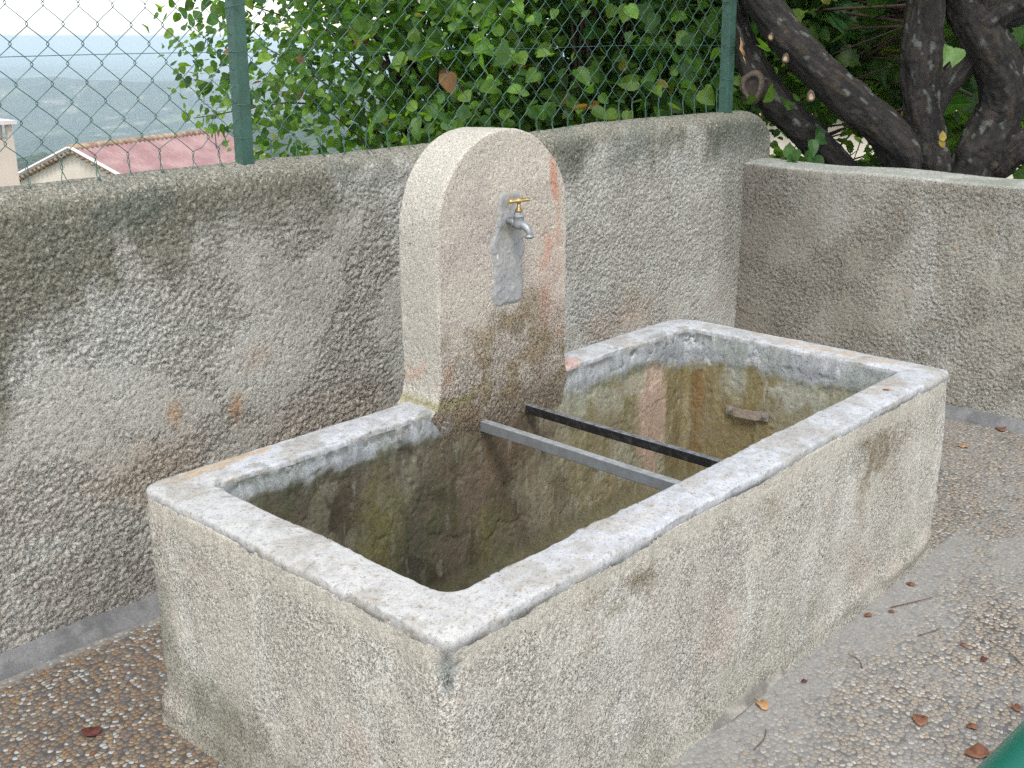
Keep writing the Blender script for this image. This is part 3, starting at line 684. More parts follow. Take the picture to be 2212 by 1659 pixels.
def pa_col(P, N):
    n = fbm(P * 14, 4, 203); c = np.zeros(P.shape) + [.29, .29, .285]; c = mixc(c, (.34, .33, .305), ss(-.1, .4, n) * .6); c = mixc(c, (.27, .255, .20), ss(1.03, 1.12, P[..., 2]) * ss(-.2, .3, n))
    return mixc(c, (.72, .72, .70), blob(P[..., 0], P[..., 2], 1.068, 1.012, .0045, .010, n, .4, .5))
grid_obj('cement_patch', P, M['cement'], trough, disp=lambda P, N: .0015 * fbm(P * 30, 3, 205) + rough(P, 90, .002, .12, 206), color=pa_col, flip=False)

# tap
TX = 1.106; TY = .838
tapV, tapF = [], []
tube_pts([(TX - .002, .900, 1.108), (TX - .002, .878, 1.110), (TX, .862, 1.108), (TX, TY + .012, 1.100)], [.012, .0115, .0115, .014], 20, True, tapV, tapF)
zb = [(1.086, .004), (1.087, .011), (1.091, .0155), (1.098, .0175), (1.110, .0172), (1.122, .0160), (1.1245, .0175), (1.130, .0180), (1.1315, .0165)]
tube_pts([(TX, TY, z) for z, r in zb], [r for z, r in zb], 24, True, tapV, tapF)
sp = spline([(TX, TY + .004, 1.100), (TX + .001, TY - .016, 1.1005), (TX + .002, TY - .033, 1.0925), (TX + .002, TY - .0405, 1.082), (TX + .002, TY - .0415, 1.072)], 22)
tube_pts(sp, np.interp(np.linspace(0, 1, 22), [0, .3, .7, 1], [.0135, .0130, .0105, .0098]), 20, True, tapV, tapF)
tap = raw_mesh('tap', tapV, tapF, M['zinc'], trough)
V, F = [], []; ox, oy = TX + .002, TY - .0415
tube_pts([(ox, oy, z) for z in (1.0745, 1.073, 1.070, 1.0635, 1.0625, 1.0665)], [.0098, .0130, .0138, .0138, .0115, .0098], 24, False, V, F)
raw_mesh('nozzle_ring', V, F, M['zinc'], tap)
V, F = [], []; zn = [(1.131, .0150), (1.132, .0158), (1.1385, .0150), (1.1395, .0125)]
tube_pts([(TX, TY, z) for z, r in zn], [r for z, r in zn], 6, True, V, F); raw_mesh('packing_nut', V, F, M['zinc'], tap, smooth=False)
V, F = [], []; zn = [(1.139, .0105), (1.1405, .0118), (1.1445, .0122), (1.147, .0112), (1.148, .0092), (1.151, .0078), (1.153, .0056), (1.170, .0050)]
tube_pts([(TX, TY, z) for z, r in zn], [r for z, r in zn], 20, True, V, F); raw_mesh('spindle', V, F, M['bronze'], tap)
V, F = [], []; hx = np.array([-.040, -.0395, -.030, -.012, -.0075, -.004, 0, .004, .0075, .012, .030, .0395, .040]); hr = [.0056, .0070, .0064, .0056, .0074, .0088, .0094, .0088, .0074, .0056, .0064, .0070, .0056]
ha = math.radians(-6); tube_pts([(TX + h * math.cos(ha), TY + h * math.sin(ha), 1.1745 + 0 * h) for h in hx], hr, 18, True, V, F); raw_mesh('handle', V, F, M['brass'], tap)
k_ = .90; tap.scale = (k_, k_, k_); tap.location = ((1 - k_) * TX, (1 - k_) * .90, (1 - k_) * 1.125)

def sky_lit_top(m, col, amt):                                 # sky light painted into the colour of the bars' upper faces, broken by noise
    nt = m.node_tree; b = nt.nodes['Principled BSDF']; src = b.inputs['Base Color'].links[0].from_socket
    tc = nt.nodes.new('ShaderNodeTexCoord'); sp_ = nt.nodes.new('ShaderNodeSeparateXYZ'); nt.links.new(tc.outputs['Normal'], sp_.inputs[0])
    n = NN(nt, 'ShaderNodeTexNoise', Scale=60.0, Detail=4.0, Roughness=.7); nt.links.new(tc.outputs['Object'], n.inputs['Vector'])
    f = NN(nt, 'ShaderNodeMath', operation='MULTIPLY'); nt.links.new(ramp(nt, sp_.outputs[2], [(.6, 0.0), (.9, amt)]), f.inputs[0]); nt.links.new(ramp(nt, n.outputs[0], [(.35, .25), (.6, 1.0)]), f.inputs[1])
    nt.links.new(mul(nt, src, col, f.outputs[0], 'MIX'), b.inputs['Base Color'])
sky_lit_top(M['steel_grey'], (.36, .38, .39), .9); sky_lit_top(M['steel_dark'], (.30, .31, .33), .75)
# two bars across the basin
def bar(x, z, w, h, mat, label):
    ys_ = np.linspace(.105, .905, 60); V, F = [], []
    for i, y in enumerate(ys_):
        s = .0012 * math.sin(y * 9 + x * 20)
        for dx, dz in ((-w / 2, -h), (w / 2, -h), (w / 2, 0), (-w / 2, 0)): V.append((x + dx + s, y, z + dz))
    for i in range(59):
        for k in range(4): a = i * 4; F.append((a + k, a + (k + 1) % 4, a + 4 + (k + 1) % 4, a + 4 + k))
    F.append((3, 2, 1, 0)); n = 59 * 4; F.append((n, n + 1, n + 2, n + 3))
    o = raw_mesh('steel_bar', V, F, mat, trough, smooth=False); o['label'] = label; bevel(o, .0025, 2); return o
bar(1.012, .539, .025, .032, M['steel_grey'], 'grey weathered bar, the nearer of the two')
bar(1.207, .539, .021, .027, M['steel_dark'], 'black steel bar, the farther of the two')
# strap bracket on the inside of the end wall
BX = TL - .128
yb = [.718, .712, .690, .684, .672, .600, .588, .582, .556, .550]; dx = [.003, .003, .003, .012, .015, .015, .012, .003, .003, .003]
V, F = [], []
for y, d in zip(yb, dx):
    zc = .352 + (.70 - y) * .055
    for dd, dz in ((d, -.016), (d, .016), (d - .003, .016), (d - .003, -.016)): V.append((BX - dd, y, zc + dz))
for i in range(len(yb) - 1):
    for k in range(4): a = i * 4; F.append((a + k, a + (k + 1) % 4, a + 4 + (k + 1) % 4, a + 4 + k))
F.append((0, 1, 2, 3)[::-1]); n = (len(yb) - 1) * 4; F.append((n, n + 1, n + 2, n + 3))
br = raw_mesh('strap_bracket', V, F, M['rust'], trough, smooth=False)
for y in (.701, .568):
    V, F = [], []; zc = .352 + (.70 - y) * .055
    tube_pts([(BX - .003, y, zc), (BX - .010, y, zc), (BX - .0101, y, zc)], [.0085, .0085, .004], 6, True, V, F); tube_pts([(BX - .010, y, zc), (BX - .0135, y, zc)], .0042, 10, True, V, F)
    raw_mesh('bolt', V, F, M['zinc'], br, smooth=False)

# ------------------------------------------------------------------ chain link fence on the high wall
FY = WY + .075
fence = thing('chain_link_fence', 'green chain link fence on angle iron posts along the top of the high wall', 'fence', (0, FY, 1.24))
def post(x, z0, w1, w2, lean, label):
    V, F = [], []; tt = .005; H = 1.75
    prof = [(0, 0), (w1, 0), (w1, tt), (tt, tt), (tt, w2), (0, w2)]      # angle iron, flat leg facing the terrace
    for z in (z0, z0 + H):
        for a, b in prof: V.append((x - w1 * .0 + a + lean * (z - z0), FY - .018 + b, z))
    n = 6
    for k in range(n): F.append((k, (k + 1) % n, n + (k + 1) % n, n + k))
    F.append(tuple(range(n))[::-1]); F.append(tuple(range(n, 2 * n)))
    o = raw_mesh('post', V, F, M['paint'], None, smooth=False); bevel(o, .0012, 2); o['label'] = label; return at_parent(o, fence)
post(.719, 1.20, .041, .038, .012, 'post standing left of the trough slab')
post(3.345, 1.22, .048, .046, -.035, 'post standing at the wall corner')
post(-1.9, 1.18, .046, .040, .0, 'post beyond the left edge')
for px_, ln in ((.715, .012), (3.345, -.035)):
    for h_ in (.06, .16, .31, .43):
        z_ = 1.25 + h_; x_ = px_ + ln * (z_ - 1.2); th_ = np.linspace(0, 2 * np.pi * 1.15, 24)
        o = tube_obj('tie_wire', [(x_ + .023 + .029 * math.cos(a), FY + .0 + .026 * math.sin(a), z_ + .006 * math.sin(a * .5 + h_ * 9) + .0015 * a) for a in th_], .0011, 5, M['wire']); at_parent(o, fence)
def fence_wires():
    V, F = [], []
    HW, HH = .0463, .0477; x0 = .094; z0 = 1.487
    def warp(x, z):
        b = math.exp(-max(0, z - 1.25) / .10)
        k = float(gn(np.array([x * 5.0, .3, z * 6.0]), 301)); k2 = float(gn(np.array([x * 5.0 + 7, 2.3, z * 6.0]), 302))
        tear = math.exp(-((x - .58) / .07) ** 2 - ((z - 1.33) / .05) ** 2)
        c = math.exp(-((x - 3.22) / .16) ** 2)                                    # slack folds by the corner post
        return (x + .010 * b * k + .002 * k2 + .024 * tear + c * .03 * k2, .006 * k + c * .03 * k2, z + .012 * b * k2 + .003 * k - .020 * tear + c * .02 * k)
    n0, n1 = int(-1.95 / HW), int((3.36 - x0) / HW)
    for k in range(n0, n1):
        xa = x0 + k * HW; path = []
        zb = 1.236 + .0105 * xa
        j0 = int(math.floor((zb + .035 - z0) / HH)) + 1; first = True; j = j0
        while True:
            z = z0 + j * HH; right = (j + k) % 2                                # node columns alternate
            xn = xa + (HW if right else 0)
            if z > 2.75: break
            wx, wy, wz = warp(xn, z); s = 1 if right else -1
            if first:
                wgl = .003 * math.sin(k * 2.3)
                path += [(wx + .020 * math.sin(k * 1.7), FY + wy - .012, zb - .012), (wx + .004 * s + wgl, FY + wy - .004, zb + .010), (wx - .003 * s, FY + wy + .002, wz - .016)]; first = False
            # the hook: wire bends round its neighbour
            path += [(wx + s * .0012, FY + wy + .0030 * s, wz - .0038), (wx + s * .0034, FY + wy, wz), (wx + s * .0012, FY + wy - .0030 * s, wz + .0038)]
            z2 = z + HH; xm = xa + HW / 2; mx, my, mz = warp(xm, z + HH / 2)
            path.append((mx + s * .0016, FY + my - s * .0016, mz))
            j += 1
        tube_pts(np.array(path), .00122, 5, True, V, F)
    # tension wire
    xs_ = np.linspace(-1.95, 3.36, 120); tube_pts([(x, FY + .004, 1.552 + .004 * math.sin(x * 3) + .004 * x) for x in xs_], .0010, 5, True, V, F)
    o = raw_mesh('wire_mesh', V, F, M['wire']); return at_parent(o, fence)
fence_wires()

# ------------------------------------------------------------------ foliage tools
def leaf_template(kind):
    if kind == 'lime': half = [(.0, .02), (.20, -.05), (.40, .08), (.48, .30), (.42, .55), (.24, .80), (.0, 1.02)]
    elif kind == 'ovate': half = [(.0, .0), (.22, .05), (.36, .22), (.38, .42), (.28, .68), (.12, .88), (.0, 1.05)]
    else: half = [(.0, .05), (.22, -.08), (.46, .02), (.56, .24), (.40, .36), (.52, .56), (.34, .62), (.30, .82), (.13, .86), (.0, 1.12)]
    def z(x, y): return .22 * abs(x) - .16 * (y - .3) ** 2
    mid = [(0, .5)]; V = [(x, y, z(x, y)) for x, y in half]; n = len(half)
    V += [(-x, y, z(x, y)) for x, y in half[1:-1]]; V.append((0, .5, z(0, .5))); m = len(V) - 1
    F = []
    for i in range(n - 1): F.append((m, i, i + 1))
    L_ = [0] + [n + i for i in range(n - 2)] + [n - 1]
    for i in range(n - 1): F.append((m, L_[i + 1], L_[i]))
    return np.array(V), np.array(F)
def leaf_cloud(name, pos, nrm, tip, size, col, kind, mat, parent=None, kinds=None):
    T, TF = leaf_template(kind); N = len(pos); col = col * .84
    nrm = nrm / np.linalg.norm(nrm, axis=1, keepdims=True)
    tip = tip - nrm * np.sum(tip * nrm, 1, keepdims=True); tip /= np.maximum(np.linalg.norm(tip, axis=1, keepdims=True), 1e-6)
    sd_ = np.cross(tip, nrm)
    fold = rng.uniform(.2, 2.2, N)[:, None, None]; wd_ = rng.uniform(.8, 1.05, N)[:, None, None]
    V = (T[None, :, 0:1] * wd_ * sd_[:, None] + T[None, :, 1:2] * tip[:, None] + T[None, :, 2:3] * fold * nrm[:, None]) * size[:, None, None] + pos[:, None]
    F = (TF[None] + (np.arange(N) * len(T))[:, None, None]).reshape(-1, 3)
    C = np.repeat(col[:, None], len(T), 1)
    return raw_mesh(name, V.reshape(-1, 3), F, mat, parent, C.reshape(-1, 3), smooth=False)
GREENS = np.array([(.095, .190, .035), (.130, .240, .040), (.060, .130, .036), (.180, .290, .050), (.085, .170, .045)])
DARKG = np.array([(.020, .058, .016), (.030, .080, .018), (.016, .045, .014), (.045, .105, .022)])
def crown_pts(center, rad, n_cl, per, cr, seed, shell=.75):
    r = np.random.default_rng(seed); c = r.normal(size=(n_cl, 3)); c /= np.linalg.norm(c, axis=1, keepdims=True)
    k = r.uniform(shell ** 3, 1, n_cl) ** (1 / 3); k = np.where(r.random(n_cl) < .35, r.uniform(.25, .8, n_cl), k)
    cc = center + c * k[:, None] * rad
    cc += .18 * np.stack([gn(cc * 1.1, seed), gn(cc * 1.1 + 5, seed + 1), gn(cc * 1.1 + 9, seed + 2)], -1) * 2
    p = np.repeat(cc, per, 0) + r.normal(size=(n_cl * per, 3)) * cr * np.array([1, 1, .75])
    out = (np.repeat(cc, per, 0) - center) / rad
    return cc, p, out, r
def tree_crown(name, center, rad, n_cl, per, cr, size, pal, kind, mat, parent, seed, special=(.03, .03), zmin=-1.2, keep=None):
    cc, p, out, r = crown_pts(np.array(center), np.array(rad), n_cl, per, cr, seed)
    m = p[:, 2] > zmin
    if keep is not None: m &= keep(p)
    p, out = p[m], out[m]; N = len(p)
    nrm = np.array([0, 0, .85]) + .5 * out + r.normal(size=(N, 3)) * .7 + np.array([-.15, -.2, 0])
    tip = out * .5 + np.array([0, 0, -.45]) + r.normal(size=(N, 3)) * .9
    sz = size * np.clip(r.lognormal(-.08, .28, N), .45, 1.6)
    col = pal[r.integers(0, len(pal), N)] * r.uniform(.75, 1.3, N)[:, None]
    cl = np.repeat(np.arange(n_cl), per)[m]; tone = r.uniform(.75, 1.25, n_cl)[cl]; col = col * tone[:, None]
    u = r.random(N); col = np.where((u < special[0])[:, None], np.array([.30, .27, .04]) * r.uniform(.8, 1.3, N)[:, None], col)
    col = np.where(((u >= special[0]) & (u < special[0] + special[1]))[:, None], np.array([.26, .12, .05]) * r.uniform(.6, 1.3, N)[:, None], col)
    o = leaf_cloud(name, p, nrm, tip, sz, col, kind, mat); at_parent(o, parent); return cc
def bark_tube(path, rad, seed, V, F, C, knots=(), gloss=1., step=.011, sides=56, base=(.0135, .011, .0095)):
    rad = [q * .88 for q in rad]
    L_ = np.sum(np.linalg.norm(np.diff(np.asarray(path, float), axis=0), axis=1)); n = max(8, int(L_ / step))
    P_ = spline(path, n); r_ = np.interp(np.linspace(0, 1, n), np.linspace(0, 1, len(rad)), rad)
    Rg = tube_pts(P_, r_, sides); cen = P_[:, None]; D = Rg - cen; D /= np.linalg.norm(D, axis=-1, keepdims=True)
    u = np.arange(sides) / sides * 2 * np.pi; s = np.linspace(0, L_, n)
    Q = np.stack([np.cos(u)[None] * 3.2 + 0 * s[:, None], np.sin(u)[None] * 3.2 + 0 * s[:, None], s[:, None] * 7 + 0 * u[None]], -1)
    rd = billow(Q * [3.0, 3.0, .62] + .4 * gn(Q * 1.3, seed)[..., None], 3, seed)
    d = .017 * (np.clip(rd, 0, .5) - .25) * (r_[:, None] / .08) + .018 * fbm(Q * [.35, .35, .5], 3, seed + 3) * (r_[:, None] / .09)
    Rg = Rg + D * d[..., None]
    c = np.zeros(Rg.shape) + base; c = mixc(c, np.array(base) * 2.6, ss(.25, .6, rd) * .8); c = mixc(c, np.array(base) * .4, ss(.05, .5, fbm(Q * [.3, .3, .5], 3, seed + 9)) * .7)
    lich = ss(.40, .52, fbm(Q * [.9, .9, 1.1], 3, seed + 5)) * ss(-.1, .4, D[..., 2] + .3); c = mixc(c, (.13, .14, .12), lich * .8 * gloss)
    c = mixc(c, (.20, .13, .035), ss(.40, .46, fbm(Q * .9, 2, seed + 6)) * .10 * gloss)
    o = len(V); V.extend(Rg.reshape(-1, 3).tolist()); C.extend(c.reshape(-1, 3).tolist())
    F.extend((grid_faces(n, sides, False)[:, ::-1] + o).tolist())
    a = (np.arange(n - 1) * sides + sides - 1 + o); b_ = np.arange(n - 1) * sides + o
    F.extend(np.stack([b_, b_ + sides, a + sides, a], -1).tolist())
def bark_obj(name, tubes, parent):
    V, F, C = [], [], []
    for kw in tubes: bark_tube(V=V, F=F, C=C, **kw)
    o = raw_mesh(name, np.array(V), np.array(F), M['bark'], None, np.array(C)); return at_parent(o, parent)
def twigs_obj(name, root, clumps, parent, seed, n=40, r0=.012):
    r = np.random.default_rng(seed); V, F = [], []
    for c in clumps[r.permutation(len(clumps))[:n]]:
        s = root + np.array([0, 0, (c[2] - root[2]) * r.uniform(.2, .7)]); m = (s + c) / 2 + r.normal(size=3) * .12 + [0, 0, .08]
        tube_pts(spline([s, m, c], 9), np.linspace(r0, .003, 9), 6, True, V, F)
    o = raw_mesh(name, V, F, M['twig']); return at_parent(o, parent)

# ------------------------------------------------------------------ lime trees behind the fence
def lime(D, l, label, seed, rad, cz, ncl, per, size, leaf='lime', pal=GREENS, mat='leaf', tr=.10, special=(.03, .05), keep=None, cr=.22, lean=(0, 0)):
    b = yard(D, l, -1.7); t = thing('lime_tree', label, 'tree', tuple(b), 'leafy trees behind the fence and the walls')
    c = yard(D, l, cz) + np.array([*lean, 0])
    bark_obj('trunk', [dict(path=[b, b + [.05, .02, 1.3], (b + c) / 2 + [.04, -.03, .4], c + [0, .05, .6]], rad=[tr * 1.25, tr, tr * .8, tr * .4], seed=seed, sides=22, step=.03, gloss=.2)], t)
    cc = tree_crown('crown', c, rad, ncl, per, cr, size, pal, leaf, M[mat], t, seed, special, keep=keep)
    twigs_obj('branches', np.array([c[0], c[1], .3]), cc, t, seed, 60)
    return t
lime(7.3, -.66, 'leafy lime tree behind the fence post, its left edge against the sky', 401, (1.38, 1.3, 2.1), 1.75, 520, 28, .058, special=(.015, .006), cr=.15, keep=lambda p: ((p[:, :2] - CAM[:2]) @ rx) > -2.02 + .14 * ss(1.5, .7, p[:, 2]) - .22 * gn(p * 2.2, 77))
lime(6.6, .42, 'lime tree with large bright leaves behind the middle of the fence', 402, (1.25, 1.2, 1.9), 1.9, 310, 28, .074, special=(.012, .005), cr=.17)
lime(7.2, 1.25, 'dark leaved lime tree behind the fence, near the corner post', 403, (1.25, 1.3, 1.9), 1.9, 380, 28, .074, pal=GREENS * .72, special=(.01, .005), cr=.18, keep=lambda p: ((p[:, :2] - CAM[:2]) @ rx) < 1.44 + .2 * gn(p * 2.2, 78))
lime(10.5, .2, 'leafy tree standing farther back, behind the lime trees', 404, (2.0, 1.8, 2.6), 2.3, 240, 28, .11, pal=GREENS, cr=.32, keep=lambda p: p[:, 2] < .95 + .4 * gn(p * 1.5, 79))
lime(11, 3.0, 'bright green leafy tree far behind the bare mulberry limbs', 405, (1.8, 1.8, 2.6), 2.3, 200, 26, .14, pal=GREENS * 1.3, cr=.32, special=(.05, .01), keep=lambda p: p[:, 2] > .95)
lime(11.5, 5.4, 'leafy tree beyond the low wall, at the right edge of the photo', 406, (2.0, 1.8, 2.8), 2.0, 200, 26, .14, pal=GREENS * 1.2, cr=.32, special=(.05, .01))

# ------------------------------------------------------------------ mulberry with bare dark limbs
mb = yard(5.7, 2.15, -1.7)
mul_t = thing('mulberry_tree', 'gnarled mulberry with several thick dark limbs behind the low wall', 'tree', tuple(mb))
def yp(l): return [yard(*q) for q in l]
limbs = [
    dict(path=yp([(5.7, 2.15, -1.75), (5.65, 2.12, -.4), (5.55, 2.08, .5), (5.5, 2.06, .9)]), rad=[.30, .26, .24, .20], seed=501, sides=56),
    dict(path=yp([(5.55, 2.03, .45), (5.48, 1.97, .88), (5.42, 1.91, 1.06), (5.38, 1.78, 1.19), (5.36, 1.65, 1.29), (5.36, 1.49, 1.41), (5.36, 1.36, 1.53), (5.38, 1.24, 1.66), (5.4, 1.12, 1.82), (5.42, .98, 2.1), (5.5, .8, 2.6)]), rad=[.15, .128, .112, .098, .095, .098, .095, .088, .085, .075, .05], seed=502),
    dict(path=yp([(5.55, 2.08, .4), (5.45, 2.06, .9), (5.42, 2.02, 1.1), (5.4, 1.97, 1.3), (5.4, 1.945, 1.5), (5.4, 1.94, 1.7), (5.42, 1.95, 2.0), (5.5, 2.05, 2.7)]), rad=[.14, .115, .100, .095, .105, .098, .09, .06], seed=503),
    dict(path=yp([(5.5, 2.16, .4), (5.42, 2.24, .9), (5.4, 2.29, 1.1), (5.38, 2.345, 1.27), (5.36, 2.30, 1.45), (5.36, 2.19, 1.62), (5.38, 2.11, 1.78), (5.4, 2.05, 2.1), (5.4, 1.95, 2.7)]), rad=[.15, .125, .120, .118, .12, .115, .105, .09, .05], seed=504),
    dict(path=yp([(5.38, 2.31, 1.22), (5.36, 2.42, 1.42), (5.36, 2.55, 1.6), (5.4, 2.8, 2.0), (5.6, 3.1, 2.6), (5.9, 3.2, 3.3)]), rad=[.10, .088, .08, .06, .045, .02], seed=505),
    dict(path=yp([(5.36, 2.18, 1.66), (5.32, 2.32, 1.74), (5.3, 2.5, 1.82), (5.3, 2.8, 1.95), (5.4, 3.3, 2.3), (5.7, 3.6, 3.0)]), rad=[.11, .10, .09, .07, .05, .02], seed=511),
    dict(path=yp([(5.44, 2.00, 1.20), (5.42, 2.07, 1.36), (5.40, 2.17, 1.50)]), rad=[.07, .06, .065], seed=506),
    dict(path=yp([(5.5, 2.3, .85), (5.36, 2.40, 1.05), (5.3, 2.55, 1.15), (5.3, 2.9, 1.25), (5.4, 3.5, 1.7), (5.8, 4.0, 2.6)]), rad=[.10, .085, .08, .07, .05, .02], seed=507),
    dict(path=yp([(5.65, 2.1, .2), (5.6, 1.86, .74), (5.55, 1.66, .96), (5.5, 1.47, 1.13), (5.5, 1.32, 1.27), (5.5, 1.20, 1.42), (5.52, 1.12, 1.58), (5.55, 1.06, 1.8), (5.6, 1.0, 2.3)]), rad=[.14, .098, .090, .088, .088, .085, .065, .055, .04], seed=508, base=(.011, .0085, .007)),
    dict(path=yp([(5.38, 2.20, 1.7), (5.3, 2.12, 1.9), (5.2, 1.9, 2.3)]), rad=[.09, .08, .05], seed=509),
]
bark_obj('trunk', limbs, mul_t)
# pruning scars
def scar(c, nrm, r, mat_in, seed, parent):
    nrm = np.array(nrm, float); nrm /= np.linalg.norm(nrm); a = np.cross(nrm, [0, 0, 1.]); a /= np.linalg.norm(a); b = np.cross(a, nrm)
    V, F, C = [], [], []; prof = [(1.35, -.35), (1.15, .18), (.95, .28), (.78, .18), (.70, -.02), (.35, -.06), (.02, -.05)]
    for k, (q, h) in enumerate(prof):
        for j in range(24):
            t = j / 24 * 2 * math.pi; ww = 1 + .08 * math.sin(3 * t + seed)
            p = c + r * ww * q * (math.cos(t) * .78 * a + math.sin(t) * 1.1 * b) + nrm * h * r; V.append(p); C.append((.10, .075, .055) if k < 4 else mat_in)
    for k in range(len(prof) - 1):
        for j in range(24): F.append((k * 24 + j, k * 24 + (j + 1) % 24, (k + 1) * 24 + (j + 1) % 24, (k + 1) * 24 + j))
    o = raw_mesh('pruning_scar', np.array(V), np.array(F), M['bark'], None, np.array(C)); return at_parent(o, parent)
tow = np.array([-fx[0], -fx[1], .1])
scar(yard(5.425, 1.155, 1.375), tow + .35 * np.array([-rx[0], -rx[1], 0]), .056, (.035, .025, .02), 1, mul_t)
for (D, l, z, r_) in ((5.275, 1.27, 1.505, .016), (5.265, 1.40, 1.335, .019), (5.30, 1.20, 1.60, .013)):
    scar(yard(D, l, z), tow + .3 * np.array([-rx[0], -rx[1], 0]) * (l < 1.4), r_, (.42, .30, .17), l * 7, mul_t)
cc = tree_crown('crown', yard(6.5, 2.6, 3.1), (2.9, 2.9, 1.75), 200, 26, .24, .12, DARKG * 2.2, 'mulberry', M['leaf_dark'], mul_t, 510, (.01, .005), zmin=1.05, keep=lambda p: ((p[:, :2] - CAM[:2]) @ fx > 5.75) | (p[:, 2] > 2.45))
cc2 = tree_crown('crown', yard(8.2, 2.3, 1.9), (2.1, 1.3, 1.6), 230, 26, .26, .125, GREENS * .75, 'mulberry', M['leaf_dark'], mul_t, 512, (.02, .005), zmin=.25, keep=lambda p: ((p[:, :2] - CAM[:2]) @ fx > 6.0) & ((p[:, 2] > 1.35) | (((p[:, :2] - CAM[:2]) @ rx > 2.66))))
twigs_obj('branches', yard(5.9, 2.2, 1.8), cc2, mul_t, 513, 60, .010)
# shoots on the limbs
def sprig(D, l, z, n, size, cols, seed, spread=.07, kind='ovate'):
    r = np.random.default_rng(seed); c = yard(D, l, z)
    for k in range(n):
        p = (c + r.normal(size=3) * spread * [1, 1, .7])[None]
        nrm = np.array([tow[0], tow[1], .5]) + r.normal(size=(1, 3)) * .35; tip = r.normal(size=(1, 3)) + [0, 0, -.5]
        col = np.array(cols)[r.integers(0, len(cols), 1)]
        o = leaf_cloud('leaf', p, nrm, tip, size * r.uniform(.8, 1.2, 1), col, kind, M['leaf']); at_parent(o, mul_t)
sprig(5.30, 1.40, 1.12, 8, .075, [(.06, .15, .035), (.045, .12, .03)], 521, .06)
sprig(5.32, 1.28, 1.02, 3, .07, [(.07, .16, .03)], 522, .04)
sprig(5.18, 2.005, 1.565, 2, .10, [(.22, .36, .12)], 523, .016)
sprig(5.25, 2.04, 1.13, 2, .055, [(.45, .33, .06)], 524, .015)
sprig(5.2, 2.62, .98, 5, .10, [(.04, .10, .025)], 525, .07)
sprig(5.5, 2.45, 1.05, 6, .09, [(.10, .20, .05)], 526, .08)

# ------------------------------------------------------------------ houses
M['tile'] = simple('weathered_roof_tiles', (.27, .155, .15), .8, 0, .3, 1.2, .0, .01, (.36, .23, .22), (.4, .65))
M['tile_edge'] = simple('ridge_tiles', (.24, .15, .10), .85, 0, .3, 2.5, 0, .01, (.40, .30, .20), (.4, .6))
M['housewall'] = simple('pale_house_render', (.56, .50, .41), .9, 0, .12, .8, 0, .01)
M['whitewood'] = simple('white_fascia', (.62, .58, .55), .7, 0, .1, 3)
M['dark'] = simple('dark_opening', (.03, .03, .035), .6, 0, .1, 3)
M['orange_tile'] = simple('orange_roof_tiles', (.50, .24, .13), .8, 0, .3, 1.5, 0, .01, (.60, .38, .27), (.4, .6))
def house(label, P0, rdir, length, halfw, drop, base, tile, wallm, pitch_tile=.28, group=None, cut=0.):
    P0 = np.array(P0, float); rdir = np.array(rdir, float); rdir /= np.linalg.norm(rdir); h = np.array([-rdir[1], rdir[0], 0])
    t = thing('tiled_house', label, 'house', (P0[0], P0[1], base), group)
    nC = int(length / pitch_tile)
    for sgn in (-1, 1):
        nu, nv = nC * 8 + 1, 40; u = np.linspace(0, length, nu); v = np.linspace(0, 1, nv)
        U, Vv = np.meshgrid(u, v, indexing='ij'); wob = .10 * np.abs(np.sin(U / pitch_tile * math.pi)) - .04; step = .05 * ((Vv * 14) % 1)
        P = P0 + U[..., None] * rdir + (sgn * Vv * (halfw + .35))[..., None] * h + (-(Vv * drop * (halfw + .35) / halfw) + wob - step)[..., None] * [0, 0, 1]
        at_parent(grid_obj('roof', P, tile, None, flip=(sgn > 0)), t)
    # walls as one shell with gables
    V, F = [], []; hw = halfw
    for s in (.25, length - .25):
        o = P0 + rdir * s
        V += [o - h * hw + [0, 0, base - P0[2]], o + h * hw + [0, 0, base - P0[2]], o + h * hw + [0, 0, -drop - .08], o + [0, 0, -.08], o - h * hw + [0, 0, -drop - .08]]
    F = [(0, 1, 2, 3, 4), (9, 8, 7, 6, 5), (0, 4, 9, 5), (1, 6, 7, 2), (2, 7, 8, 3), (3, 8, 9, 4)]
    at_parent(raw_mesh('wall', V, F, wallm, None, smooth=False), t)
    V, F = [], []; tube_pts([P0 - rdir * .05 + [0, 0, .03], P0 + rdir * (length + .05) + [0, 0, .03]], .13, 10, True, V, F)
    for k in range(int(length / .4)):
        c = P0 + rdir * (k * .4); tube_pts([c + [0, 0, .035], c + rdir * .3 + [0, 0, .03]], [.15, .12], 8, True, V, F)
    at_parent(raw_mesh('ridge', V, F, M['tile_edge'], None), t)
    for sgn in (-1, 1):                                              # rows of tile ends under the verges
        V, F = [], []
        n = int(halfw / .22)
        for k in range(n):
            q = (k + .5) / n; c = P0 + sgn * h * (halfw + .3) * q - np.array([0, 0, drop * (halfw + .3) / halfw * q + .10])
            tube_pts([c - rdir * .02, c + rdir * .3], .085, 8, True, V, F)
        at_parent(raw_mesh('verge_tiles', V, F, M['tile_edge'], None), t)
        a = P0 - rdir * .01 + [0, 0, .06]; b = P0 + sgn * h * (halfw + .35) - rdir * .01 + [0, 0, .06 - drop * (halfw + .35) / halfw]
        V, F = [], []; tube_pts([a, b], .085, 4, True, V, F); at_parent(raw_mesh('fascia', V, F, M['whitewood'], None, smooth=False), t)
    return t
hA = house('pink tiled house with a pale gable, seen through the fence below the wall', (19.70, 42.32, -2.71), (.946, .323, 0), 9.6, 4.6, 1.85, -11, M['tile'], M['housewall'])
